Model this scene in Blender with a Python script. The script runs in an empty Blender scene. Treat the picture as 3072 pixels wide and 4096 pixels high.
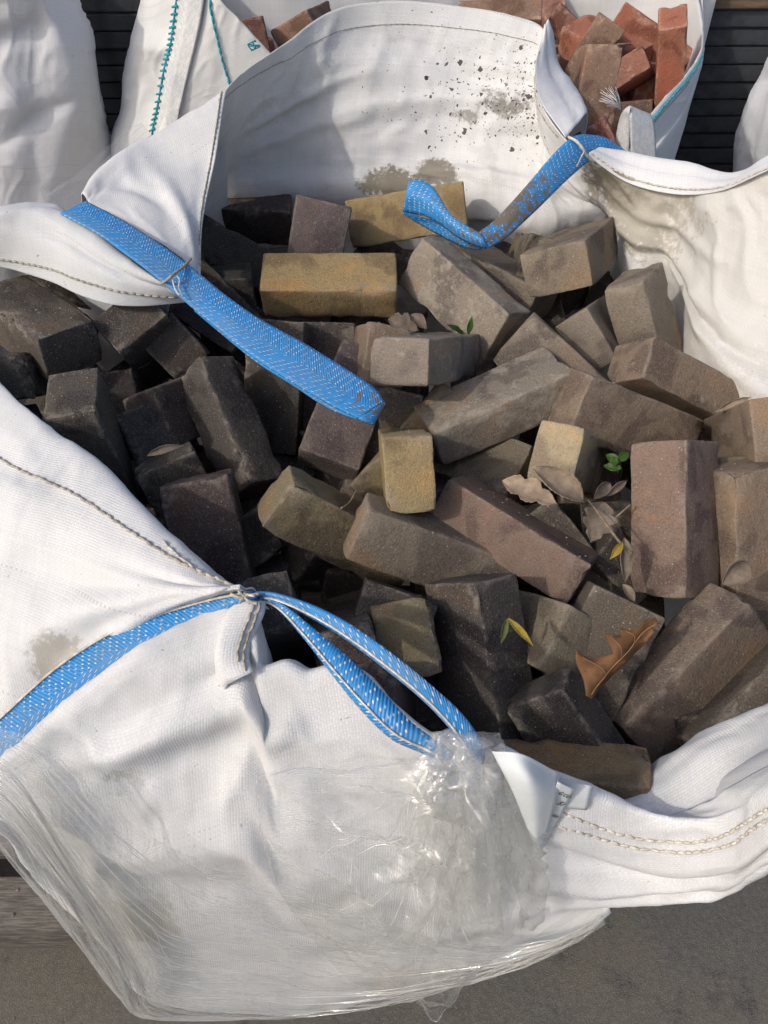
import bpy, bmesh, math, random
import numpy as np
from mathutils import Vector, Matrix, Quaternion, noise

scene = bpy.context.scene
COL = scene.collection

# ------------------------------------------------------------------ camera
PITCH, CAM_H = math.radians(48.0), 1.55
cam_data = bpy.data.cameras.new('camera')
cam = bpy.data.objects.new('camera', cam_data); COL.objects.link(cam)
cam.location = (0, 0, CAM_H)
cam.rotation_euler = (math.radians(90) - PITCH, 0, 0)
cam_data.sensor_fit = 'VERTICAL'; cam_data.sensor_height = 36.0
cam_data.lens = 36.0 * 2900 / 4096
cam_data.clip_start = 0.02; cam_data.clip_end = 200
scene.camera = cam

# ------------------------------------------------------------------ sky and sun
SUN_EL, SUN_AZ = math.radians(40), math.radians(-122)   # azimuth measured from +Y towards +X: sun stands to the left, a little behind the camera
world = bpy.data.worlds.new('World'); scene.world = world; world.use_nodes = True
wn = world.node_tree
for n in list(wn.nodes): wn.nodes.remove(n)
sky = wn.nodes.new('ShaderNodeTexSky'); sky.sky_type = 'NISHITA'; sky.sun_disc = False
sky.sun_elevation = SUN_EL; sky.sun_rotation = SUN_AZ; sky.dust_density = 3.5; sky.air_density = 0.8; sky.ozone_density = 0.6
bg = wn.nodes.new('ShaderNodeBackground'); bg.inputs[1].default_value = 0.15
wo = wn.nodes.new('ShaderNodeOutputWorld')
wn.links.new(sky.outputs[0], bg.inputs[0]); wn.links.new(bg.outputs[0], wo.inputs[0])
sun_d = bpy.data.lights.new('sun', 'SUN'); sun_d.energy = 1.5; sun_d.angle = math.radians(1.5); sun_d.color = (1.0, 0.94, 0.84)
sun = bpy.data.objects.new('sun', sun_d); COL.objects.link(sun)
to_sun = Vector((math.sin(SUN_AZ) * math.cos(SUN_EL), math.cos(SUN_AZ) * math.cos(SUN_EL), math.sin(SUN_EL)))
sun.rotation_euler = to_sun.to_track_quat('Z', 'Y').to_euler()
vs = scene.view_settings
vs.view_transform = 'Standard'; vs.look = 'None'; vs.exposure = 0.14; vs.gamma = 1.0; vs.use_curve_mapping = False
scene.cycles.use_denoising = True
scene.cycles.max_bounces = 5; scene.cycles.transparent_max_bounces = 10
scene.cycles.use_adaptive_sampling = True; scene.cycles.adaptive_threshold = 0.03

# ------------------------------------------------------------------ helpers
FZ = 2900 * 1659 / 3072
FWD = Vector((0, math.cos(PITCH), -math.sin(PITCH))); UPV = Vector((0, math.sin(PITCH), math.cos(PITCH)))
C0 = Vector((0, 0, CAM_H))
def W(px, py, z=None, y=None, d=None):
    """a point of the place from where it shows in the photograph (1659 x 2212 units) and its height z, its distance y or its depth d"""
    r = FWD + Vector((1, 0, 0)) * ((px - 829.5) / FZ) - UPV * ((py - 1106) / FZ)
    if z is not None: t = (z - CAM_H) / r.z
    elif y is not None: t = y / r.y
    else: t = d
    return C0 + r * t
def FY(py):
    """distance of the sloping front of the main bag, by how low it shows"""
    return float(np.interp(py, [1250, 1300, 1350, 1400, 1450, 1500, 1600, 1700, 1800, 1900, 2000, 2100, 2190, 2260],
                           [.435, .41, .385, .362, .345, .33, .30, .272, .25, .23, .21, .19, .18, .175]))
def WF(px, py, off=0.0): return W(px, py, y=FY(py) - off)

def tag(o, label, cat, group=None, kind=None):
    if label: o['label'] = label
    if cat: o['category'] = cat
    if group: o['group'] = group
    if kind: o['kind'] = kind
    return o
def empty(name, loc=(0, 0, 0)):
    o = bpy.data.objects.new(name, None); o.location = loc; o.empty_display_size = .05; COL.objects.link(o); return o
def mesh_obj(name, verts, faces, mat, parent=None, smooth=True, uv=None):
    me = bpy.data.meshes.new(name)
    me.from_pydata([tuple(v) for v in verts], [], faces)
    if smooth: me.polygons.foreach_set('use_smooth', [True] * len(me.polygons))
    if uv is not None:
        lay = me.uv_layers.new(name='UVMap')
        li = np.zeros(len(me.loops), dtype=np.int32); me.loops.foreach_get('vertex_index', li)
        lay.data.foreach_set('uv', np.asarray(uv, dtype=np.float32)[li].ravel())
    me.materials.append(mat); me.update()
    o = bpy.data.objects.new(name, me); COL.objects.link(o)
    if parent is not None:
        o.parent = parent
        o.matrix_parent_inverse = Matrix.Translation(parent.location).inverted()
    return o

# vectorised 2-D gradient noise for cloth wrinkles
_rs = np.random.RandomState(7)
_perm = np.concatenate([_rs.permutation(256)] * 3); _ang = _rs.rand(256) * 2 * np.pi
def gnoise(x, y, seed=0):
    x = x + seed * 17.31; y = y + seed * 9.77
    xi = np.floor(x).astype(int); yi = np.floor(y).astype(int); xf = x - xi; yf = y - yi
    u = xf ** 3 * (xf * (xf * 6 - 15) + 10); v = yf ** 3 * (yf * (yf * 6 - 15) + 10)
    def g(ix, iy, dx, dy):
        a = _ang[_perm[(_perm[ix % 256] + iy) % 256]]
        return np.cos(a) * dx + np.sin(a) * dy
    a = g(xi, yi, xf, yf); b = g(xi + 1, yi, xf - 1, yf); c = g(xi, yi + 1, xf, yf - 1); d = g(xi + 1, yi + 1, xf - 1, yf - 1)
    return (a * (1 - u) + b * u) * (1 - v) + (c * (1 - u) + d * u) * v

def cubic(P, n):
    """Catmull-Rom along axis 0, n samples for each span"""
    P = np.asarray(P, float); m = len(P)
    E = np.concatenate([[2 * P[0] - P[1]], P, [2 * P[-1] - P[-2]]])
    out = []
    for i in range(m - 1):
        p0, p1, p2, p3 = E[i], E[i + 1], E[i + 2], E[i + 3]
        for k in range(n):
            t = k / n
            out.append(.5 * ((2 * p1) + (-p0 + p2) * t + (2 * p0 - 5 * p1 + 4 * p2 - p3) * t * t + (-p0 + 3 * p1 - 3 * p2 + p3) * t ** 3))
    out.append(P[-1]); return np.array(out)

class Net:
    """a sheet through a net of control points (rows of columns), wrinkled, with a metric UV map"""
    def __init__(s, rows, step=.006, wr=1.0, creases=(), seed=1, fade=(1, 1, 1, 1), uvoff=(0, 0), amp=(.007, .0035, .0008), aniso=1.0, rot=0.0, anv=1.0):
        C = np.array([[tuple(p) for p in r] for r in rows])
        lu = np.mean(np.linalg.norm(np.diff(C, axis=1), axis=2)); lv = np.mean(np.linalg.norm(np.diff(C, axis=0), axis=2))
        nu = int(np.clip(round(lu / step), 2, 24)); nv = int(np.clip(round(lv / step), 2, 40))
        G = cubic(C, nv); G = np.transpose(cubic(np.transpose(G, (1, 0, 2)), nu), (1, 0, 2))
        s.nr, s.nc = G.shape[:2]
        du = np.concatenate([np.zeros((s.nr, 1)), np.cumsum(np.linalg.norm(np.diff(G, axis=1), axis=2), axis=1)], 1)
        dv = np.concatenate([np.zeros((1, s.nc)), np.cumsum(np.linalg.norm(np.diff(G, axis=0), axis=2), axis=0)], 0)
        # smooth UV: anchor on the middle so that the weave does not shear
        U = du - du[:, s.nc // 2:s.nc // 2 + 1]; V = dv - dv[s.nr // 2:s.nr // 2 + 1, :]
        s.U, s.V = U + uvoff[0], V + uvoff[1]
        s.tu, s.tv = np.meshgrid(np.linspace(0, 1, s.nc), np.linspace(0, 1, s.nr))
        s.P = G; s.norm()
        cr, sr = math.cos(rot), math.sin(rot)
        A = (s.U * cr + s.V * sr) / aniso; B = (-s.U * sr + s.V * cr) / anv
        h = amp[0] * 1.3 * gnoise(A * 6, B * 6, seed)
        warp = .7 * gnoise(A * 7, B * 7, seed + 5); warp2 = .7 * gnoise(A * 8 + 3, B * 8, seed + 6)
        gate = np.clip(.45 + 2.0 * gnoise(A * 4, B * 4, seed + 9), 0, 1.3)
        def ridge(f, sd, pw, st=1.0):
            return (1 - np.clip(np.abs(gnoise(A * f + warp, B * f * st + warp2, sd)) * 2.6, 0, 1)) ** pw
        h += amp[1] * 1.5 * ridge(9, seed + 2, 2.2) * gate
        h += amp[1] * .75 * ridge(19, seed + 7, 2.0, .7) * np.clip(.35 + 2.2 * gnoise(A * 5 + 9, B * 5, seed + 11), 0, 1.2)
        h += amp[1] * .3 * ridge(38, seed + 8, 1.6) * np.clip(.2 + 2.4 * gnoise(A * 6 + 4, B * 6, seed + 12), 0, 1.2)
        h += amp[2] * gnoise(A * 70, B * 70, seed + 3) + amp[2] * 1.2 * gnoise(A * 38, B * 30, seed + 4)
        h *= wr
        f = np.ones_like(h)
        for val, t in ((fade[0], s.tv), (fade[1], 1 - s.tu), (fade[2], 1 - s.tv), (fade[3], s.tu)):   # top, right, bottom, left
            if val: f *= np.clip(t / .08, 0, 1) * .85 + .15
        h *= f
        for (u0, v0, u1, v1, w, hh) in creases:      # ridge (hh > 0) or groove along a segment given in 0..1
            L2 = (u1 - u0) ** 2 + (v1 - v0) ** 2
            t = np.clip(((s.tu - u0) * (u1 - u0) + (s.tv - v0) * (v1 - v0)) / L2, 0, 1)
            wob = .35 * w * gnoise(s.U * 14, s.V * 14, seed + 21)
            dist = np.hypot(s.tu - u0 - t * (u1 - u0), s.tv - v0 - t * (v1 - v0)) + wob
            prof = np.exp(-(dist / w) ** 2) * np.sin(np.pi * np.clip(t * .9 + .05, 0, 1)) ** .6
            h += hh * prof
        s.P = s.P + s.N * h[..., None]; s.norm()
    def norm(s):
        a = np.gradient(s.P, axis=1); b = np.gradient(s.P, axis=0); n = np.cross(a, b)
        n /= np.linalg.norm(n, axis=2, keepdims=True) + 1e-12
        sg = np.sign(np.mean(np.sum(n * (np.array(C0) - s.P), axis=2)))
        s.N = n * (sg if sg else 1)
    def at(s, u, v, off=0.0):
        x = min(max(u, 0), 1) * (s.nc - 1); y = min(max(v, 0), 1) * (s.nr - 1)
        i, j = min(int(x), s.nc - 2), min(int(y), s.nr - 2); a, b = x - i, y - j
        f = lambda Q: (Q[j, i] * (1 - a) + Q[j, i + 1] * a) * (1 - b) + (Q[j + 1, i] * (1 - a) + Q[j + 1, i + 1] * a) * b
        p = Vector(f(s.P)); n = Vector(f(s.N))
        if n.dot(C0 - p) < 0: n = -n          # stitches and creases lie on the side that is seen
        return p + n * off
    def build(s, name, mat, parent, thick=.0016):
        idx = np.arange(s.nr * s.nc).reshape(s.nr, s.nc)
        faces = np.stack([idx[:-1, :-1], idx[:-1, 1:], idx[1:, 1:], idx[1:, :-1]], -1).reshape(-1, 4).tolist()
        uv = np.stack([s.U, s.V], -1).reshape(-1, 2)
        o = mesh_obj(name, s.P.reshape(-1, 3).tolist(), faces, mat, parent, True, uv)
        s.obj = o
        if thick:
            m = o.modifiers.new('thickness', 'SOLIDIFY'); m.thickness = thick; m.offset = 0
        return o

def lerp_rows(tops, bots, n, bulge=None, mids=None):
    """rows between a top and a bottom line of points"""
    rows = []
    for k in range(n):
        t = k / (n - 1); r = []
        for i, (a, b) in enumerate(zip(tops, bots)):
            p = a.lerp(b, t)
            if bulge is not None: p = p + Vector(bulge) * math.sin(math.pi * t)
            r.append(p)
        rows.append(r)
    return rows
def shift(row, v): return [p + Vector(v) for p in row]

def tube(path, rad, seg=6, closed=False):
    """vertices and faces of a tube along points; rad a number or a list"""
    V, F = [], []
    n = len(path)
    prev = None
    for i, p in enumerate(path):
        t = (path[min(i + 1, n - 1)] - path[max(i - 1, 0)]).normalized()
        if prev is None: a = t.orthogonal().normalized()
        else: a = (prev - t * prev.dot(t)).normalized()
        prev = a; b = t.cross(a); r = rad[i] if isinstance(rad, (list, tuple)) else rad
        for k in range(seg):
            an = 2 * math.pi * k / seg
            V.append(p + (a * math.cos(an) + b * math.sin(an)) * r)
    for i in range(n - 1):
        for k in range(seg):
            F.append((i * seg + k, i * seg + (k + 1) % seg, (i + 1) * seg + (k + 1) % seg, (i + 1) * seg + k))
    c0 = len(V); V.append(path[0]); V.append(path[-1])
    for k in range(seg):
        F.append((c0, (k + 1) % seg, k)); F.append((c0 + 1, (n - 1) * seg + k, (n - 1) * seg + (k + 1) % seg))
    return V, F
def tube_obj(name, path, rad, mat, parent=None, seg=6):
    V, F = tube(path, rad, seg); return mesh_obj(name, V, F, mat, parent)
def smooth_path(pts, n=8): return [Vector(p) for p in cubic([tuple(p) for p in pts], n)]

def resample(path, step):
    out = [path[0].copy()]; acc = 0.0
    for a, b in zip(path[:-1], path[1:]):
        L = (b - a).length; t = step - acc
        while t <= L:
            out.append(a.lerp(b, t / L)); t += step
        acc = L - (t - step)
    return out
def stitching(net, uvs, mat, parent, step=.0095, r=.0011, off=.0016, zig=0.0, name='stitching'):
    """one row of sewing thread: short raised stitches following a line of (u, v) on a sheet"""
    up = cubic(np.array(uvs, float), 14); path = [net.at(u, v, off) for u, v in up]
    pts = resample(path, step); V, F = [], []
    rnd = random.Random(len(pts))
    for i, (a, b) in enumerate(zip(pts[:-1], pts[1:])):
        d = b - a; side = d.cross(Vector((0, 0, 1))).normalized() if d.length > 1e-6 else Vector((1, 0, 0))
        k = zig * (1 if i % 2 else -1)
        p0 = a - d * .08 + side * k * .5; p1 = b + d * .08 - side * k * .5; m = a.lerp(b, .5) + (C0 - a).normalized() * r * .9 + side * rnd.uniform(-.3, .3) * r
        v, f = tube([p0, p0.lerp(m, .6), m, m.lerp(p1, .4), p1], [r * .45, r * .95, r * 1.1, r * .95, r * .45], 5)
        o = len(V); V += v; F += [tuple(q + o for q in ff) for ff in f]
    o = mesh_obj(name, V, F, mat, getattr(net, 'obj', parent)); o['kind'] = 'stuff'; return o

# ------------------------------------------------------------------ materials
def material(name):
    m = bpy.data.materials.new(name); m.use_nodes = True; nt = m.node_tree
    for n in list(nt.nodes): nt.nodes.remove(n)
    return m, nt
class NT:
    def __init__(s, nt): s.nt = nt
    def n(s, t, **kw):
        x = s.nt.nodes.new(t)
        for k, v in kw.items(): setattr(x, k, v)
        return x
    def l(s, a, b): s.nt.links.new(a, b)
    def put(s, sock, v):
        if isinstance(v, (int, float)): sock.default_value = v
        elif isinstance(v, (tuple, list)):
            sock.default_value = tuple(v) + ((1,) if len(v) == 3 and len(sock.default_value) == 4 else ())
        else: s.l(v, sock)
    def m(s, op, a, b=0.0, c=0.0, clamp=False):
        x = s.n('ShaderNodeMath', operation=op, use_clamp=clamp)
        s.put(x.inputs[0], a); s.put(x.inputs[1], b); s.put(x.inputs[2], c); return x.outputs[0]
    def mix(s, f, a, b, blend='MIX'):
        x = s.n('ShaderNodeMix', data_type='RGBA', blend_type=blend)
        s.put(x.inputs[0], f); s.put(x.inputs[6], a); s.put(x.inputs[7], b); return x.outputs[2]
    def noise(s, vec, scale, detail=4, rough=.55, dist=0.0, dim='3D'):
        x = s.n('ShaderNodeTexNoise', noise_dimensions=dim)
        if vec is not None: s.l(vec, x.inputs['Vector'])
        x.inputs['Scale'].default_value = scale; x.inputs['Detail'].default_value = detail; x.inputs['Roughness'].default_value = rough
        x.inputs['Distortion'].default_value = dist; return x.outputs[0]
    def ramp(s, f, lo, hi, a=0.0, b=1.0, smooth=True):
        x = s.n('ShaderNodeMapRange', interpolation_type='SMOOTHSTEP' if smooth else 'LINEAR')
        s.put(x.inputs[0], f); x.inputs[1].default_value = lo; x.inputs[2].default_value = hi; s.put(x.inputs[3], a); s.put(x.inputs[4], b); return x.outputs[0]
    def vmul(s, v, k):
        x = s.n('ShaderNodeVectorMath', operation='MULTIPLY'); s.l(v, x.inputs[0]); x.inputs[1].default_value = k; return x.outputs[0]
    def bump(s, h, strength, dist, nrm=None):
        x = s.n('ShaderNodeBump'); s.put(x.inputs['Strength'], strength); x.inputs['Distance'].default_value = dist; s.l(h, x.inputs['Height'])
        if nrm is not None: s.l(nrm, x.inputs['Normal'])
        return x.outputs[0]
    def bsdf(s, col, rough=.6, spec=.3, nrm=None, **kw):
        x = s.n('ShaderNodeBsdfPrincipled'); s.put(x.inputs['Base Color'], col); s.put(x.inputs['Roughness'], rough)
        s.put(x.inputs['Specular IOR Level'], spec)
        for k, v in kw.items(): s.put(x.inputs[k], v)
        if nrm is not None: s.l(nrm, x.inputs['Normal'])
        return x.outputs[0]
    def out(s, sh):
        o = s.n('ShaderNodeOutputMaterial'); s.l(sh, o.inputs[0])

def woven(name, tint=(.80, .80, .79), pitch=.0029, grime=.5, stains=(), drops=(), trans=.14, contrast=.15, bump=.45):
    """white woven polypropylene: flat tapes over and under, grime in large patches, mud and drops where they fell"""
    m, nt = material(name); t = NT(nt)
    uv = t.n('ShaderNodeUVMap').outputs[0]; pos = t.n('ShaderNodeNewGeometry').outputs['Position']
    wob = t.n('ShaderNodeVectorMath', operation='ADD'); nz = t.n('ShaderNodeTexNoise'); nz.inputs['Scale'].default_value = 18; t.l(uv, nz.inputs['Vector'])
    sc = t.vmul(nz.outputs['Color'], (.006, .006, 0)); t.l(uv, wob.inputs[0]); t.l(sc, wob.inputs[1])
    sep = t.n('ShaderNodeSeparateXYZ'); t.l(wob.outputs[0], sep.inputs[0])
    su = t.m('DIVIDE', sep.outputs[0], pitch); sv = t.m('DIVIDE', sep.outputs[1], pitch)
    iu = t.m('FLOOR', su); iv = t.m('FLOOR', sv); fu = t.m('SUBTRACT', t.m('FRACT', su), .5); fv = t.m('SUBTRACT', t.m('FRACT', sv), .5)
    ck = t.m('FLOORED_MODULO', t.m('ADD', iu, iv), 2.0)
    def tape(a, b):   # along a, across b
        return t.m('ADD', t.m('MULTIPLY', t.m('SUBTRACT', 1.0, t.m('MULTIPLY', t.m('MULTIPLY', a, a), 4.0)), .5), t.m('SUBTRACT', .5, t.m('POWER', t.m('ABSOLUTE', t.m('MULTIPLY', b, 2.0)), 5.0)))
    h1 = tape(fu, fv); h2 = tape(fv, fu)
    h = t.m('ADD', t.m('MULTIPLY', h1, ck), t.m('MULTIPLY', h2, t.m('SUBTRACT', 1.0, ck)))
    wn1 = t.n('ShaderNodeTexWhiteNoise', noise_dimensions='1D'); t.l(iv, wn1.inputs['W'])
    wn2 = t.n('ShaderNodeTexWhiteNoise', noise_dimensions='1D'); t.l(t.m('ADD', iu, 331.7), wn2.inputs['W'])
    tv = t.m('ADD', t.m('MULTIPLY', wn1.outputs[0], ck), t.m('MULTIPLY', wn2.outputs[0], t.m('SUBTRACT', 1.0, ck)))
    col = t.mix(t.m('MULTIPLY', tv, .45), tint, tuple(c * .82 for c in tint))
    col = t.mix(t.m('MULTIPLY', ck, .09), col, tuple(c * .55 for c in tint))          # sheen difference between the two tape directions, put into the colour
    old = t.m('MULTIPLY', t.m('GREATER_THAN', wn1.outputs[0], .93), t.ramp(t.noise(pos, 9, 2, .5), .45, .6))
    col = t.mix(t.m('MULTIPLY', old, t.m('MULTIPLY', ck, .35)), col, (.40, .40, .40))
    gap = t.ramp(h, -.15, .62, 1.0, 0.0)
    col = t.mix(t.m('MULTIPLY', gap, contrast), col, (.33, .33, .33))
    # broad grime
    g1 = t.noise(pos, 5.5, 6, .62); g2 = t.noise(pos, 23, 5, .6)
    gm = t.m('MULTIPLY', t.ramp(g1, .50, .72), t.ramp(g2, .36, .66))
    col = t.mix(t.m('MULTIPLY', gm, .62 * grime), col, (.43, .415, .375))
    g3 = t.noise(pos, 2.3, 4, .6); col = t.mix(t.m('MULTIPLY', t.ramp(g3, .42, .66), .30 * grime), col, (.56, .545, .50))
    stre = t.noise(t.vmul(uv, (6, 55, 1)), 1.0, 4, .6)
    col = t.mix(t.m('MULTIPLY', t.ramp(stre, .56, .75), .22 * grime), col, (.46, .45, .43))
    sp = t.noise(pos, 130, 2, .5)
    col = t.mix(t.m('MULTIPLY', t.ramp(sp, .735, .76), .75 * min(1, grime)), col, (.10, .095, .085))
    def ball(c, r):
        rx, rz = r if isinstance(r, tuple) else (r, r)
        d0 = t.n('ShaderNodeVectorMath', operation='SUBTRACT'); t.l(pos, d0.inputs[0]); d0.inputs[1].default_value = tuple(c)
        d1 = t.vmul(d0.outputs[0], (1 / rx, .5 / rx, 1 / rz)); d = t.n('ShaderNodeVectorMath', operation='LENGTH'); t.l(d1, d.inputs[0])
        return t.ramp(d.outputs['Value'], 0.0, 1.0, 1.0, 0.0)
    for c, r, colr, amt in stains:
        s1 = t.m('ADD', t.noise(pos, 26, 7, .68), t.m('MULTIPLY', ball(c, r), .55))
        s2 = t.m('ADD', t.noise(pos, 120, 4, .6), t.m('MULTIPLY', ball(c, r), .5))
        mk = t.m('MULTIPLY', t.ramp(s1, .70, .84), t.ramp(s2, .58, .80))
        col = t.mix(t.m('MULTIPLY', mk, amt), col, colr)
    for c, r, dens in drops:
        for scl, off in ((80, 0.0), (150, 3.3), (300, 7.7)):
            vo = t.n('ShaderNodeTexVoronoi', feature='F1'); vo.inputs['Scale'].default_value = scl
            ad = t.n('ShaderNodeVectorMath', operation='ADD'); ad.inputs[1].default_value = (off, off, off)
            nd = t.n('ShaderNodeTexNoise'); nd.inputs['Scale'].default_value = 160; t.l(pos, nd.inputs['Vector'])
            t.l(pos, ad.inputs[0]); wv = t.n('ShaderNodeVectorMath', operation='ADD'); t.l(ad.outputs[0], wv.inputs[0]); t.l(t.vmul(nd.outputs['Color'], (.008,) * 3), wv.inputs[1])
            t.l(wv.outputs[0], vo.inputs['Vector'])
            rr = t.n('ShaderNodeSeparateColor'); t.l(vo.outputs['Color'], rr.inputs[0])
            big = t.m('MULTIPLY', t.m('POWER', rr.outputs[0], 2.2), .46)
            on = t.m('LESS_THAN', rr.outputs[1], t.m('MULTIPLY', ball(c, r), dens))
            dot = t.m('MULTIPLY', t.m('LESS_THAN', vo.outputs['Distance'], big), on)
            col = t.mix(t.m('MULTIPLY', dot, .92), col, (.045, .04, .03))
    nb = t.bump(h, bump, .0007)
    fw = t.noise(pos, 60, 3, .6); nb = t.bump(fw, .25, .002, nb)
    sh = t.bsdf(col, .52, .35, nb)
    tr = t.n('ShaderNodeBsdfTranslucent'); t.l(col, tr.inputs[0]); t.l(nb, tr.inputs['Normal'])
    mx = t.n('ShaderNodeMixShader'); mx.inputs[0].default_value = trans; t.l(sh, mx.inputs[1]); t.l(tr.outputs[0], mx.inputs[2])
    t.out(mx.outputs[0]); return m

def webbing(name, base=(.035, .265, .62), fleck=(.58, .60, .60), dirt=.3, pu=.0090, pv=.0047, dirt_at=None):
    """woven lifting strap: ribs that meet in a V with pale flecks, mud rubbed in"""
    m, nt = material(name); t = NT(nt)
    uv = t.n('ShaderNodeUVMap').outputs[0]; pos = t.n('ShaderNodeNewGeometry').outputs['Position']
    sep = t.n('ShaderNodeSeparateXYZ'); t.l(uv, sep.inputs[0]); u, v = sep.outputs[0], sep.outputs[1]
    uu = t.m('ADD', u, t.m('MULTIPLY', t.m('ABSOLUTE', v), 1.15))
    sv = t.m('DIVIDE', v, pv); cell = t.m('FLOOR', sv); fv = t.m('FRACT', sv)
    su = t.m('ADD', t.m('DIVIDE', uu, pu), t.m('MULTIPLY', t.m('FLOORED_MODULO', cell, 2.0), .5)); fu = t.m('FRACT', su)
    wn = t.n('ShaderNodeTexWhiteNoise', noise_dimensions='2D'); cv = t.n('ShaderNodeCombineXYZ'); t.l(t.m('FLOOR', su), cv.inputs[0]); t.l(cell, cv.inputs[1]); t.l(cv.outputs[0], wn.inputs['Vector'])
    fl = t.m('MULTIPLY', t.m('MULTIPLY', t.m('LESS_THAN', fu, .21), t.m('GREATER_THAN', fv, .28)), t.m('MULTIPLY', t.m('LESS_THAN', fv, .74), t.m('LESS_THAN', wn.outputs[0], .78)))
    rib = t.m('SINE', t.m('MULTIPLY', uu, 2 * math.pi / .0040)); ribc = t.ramp(rib, -1, .2)
    col = t.mix(t.m('MULTIPLY', t.m('SUBTRACT', 1.0, ribc), .55), base, tuple(c * .35 for c in base))
    col = t.mix(t.m('MULTIPLY', wn.outputs[0], .25), col, tuple(min(1, c * 1.5 + .01) for c in base))
    col = t.mix(fl, col, fleck)
    fade_ = t.noise(pos, 14, 4, .6); col = t.mix(t.ramp(fade_, .45, .70, 0, .28), col, (.20, .27, .33))
    d1 = t.noise(pos, 40, 6, .65); dm = t.m('MULTIPLY', t.ramp(d1, .56, .70), dirt)
    if dirt_at is not None:
        d = t.n('ShaderNodeVectorMath', operation='DISTANCE'); t.l(pos, d.inputs[0]); d.inputs[1].default_value = tuple(dirt_at[0])
        dd = t.ramp(d.outputs['Value'], 0, dirt_at[1], 1, 0); dm = t.m('MAXIMUM', dm, t.ramp(t.m('ADD', t.noise(pos, 90, 5, .7), t.m('MULTIPLY', dd, .26)), .64, .76))
    col = t.mix(dm, col, (.17, .14, .10))
    nb = t.bump(t.m('ADD', t.m('MULTIPLY', rib, .5), fl), .6, .0008)
    t.out(t.bsdf(col, .42, .4, nb)); return m

def film(name, body=.07, streak=(4, 120, 1), rough=.12, strength=.6, gloss=.07):
    """clear stretch wrap: see-through, glossy, milky where it is bunched up"""
    m, nt = material(name); t = NT(nt)
    uv = t.n('ShaderNodeUVMap').outputs[0]
    s1 = t.noise(t.vmul(uv, streak), 1.0, 6, .65, .3); s2 = t.noise(uv, 55, 4, .6, 1.2); s3 = t.noise(t.vmul(uv, tuple(c * 4 for c in streak)), 1.0, 3, .6)
    hh = t.m('ADD', s1, t.m('MULTIPLY', s2, .35))
    nb = t.bump(hh, strength, .004)
    milk = t.m('ADD', body, t.m('ADD', t.m('MULTIPLY', t.ramp(s1, .52, .70), .30), t.m('MULTIPLY', t.ramp(s3, .58, .70), .26)), clamp=True)
    tr = t.n('ShaderNodeBsdfTransparent'); tr.inputs[0].default_value = (.985, .985, .975, 1)
    wh = t.bsdf((.88, .88, .87), .30, .5, nb)
    tl = t.n('ShaderNodeBsdfTranslucent'); tl.inputs[0].default_value = (.9, .9, .88, 1)
    m0 = t.n('ShaderNodeMixShader'); m0.inputs[0].default_value = .5; t.l(wh, m0.inputs[1]); t.l(tl.outputs[0], m0.inputs[2])
    mx = t.n('ShaderNodeMixShader'); t.put(mx.inputs[0], milk); t.l(tr.outputs[0], mx.inputs[1]); t.l(m0.outputs[0], mx.inputs[2])
    gl = t.n('ShaderNodeBsdfGlossy'); gl.inputs['Roughness'].default_value = rough; gl.inputs[0].default_value = (1, 1, 1, 1); t.l(nb, gl.inputs['Normal'])
    lw = t.n('ShaderNodeLayerWeight'); lw.inputs[0].default_value = .25
    fac = t.m('ADD', gloss, t.m('MULTIPLY', t.m('POWER', lw.outputs['Facing'], 3.0), .35))
    m2 = t.n('ShaderNodeMixShader'); t.l(fac, m2.inputs[0]); t.l(mx.outputs[0], m2.inputs[1]); t.l(gl.outputs[0], m2.inputs[2])
    t.out(m2.outputs[0]); return m

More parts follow.
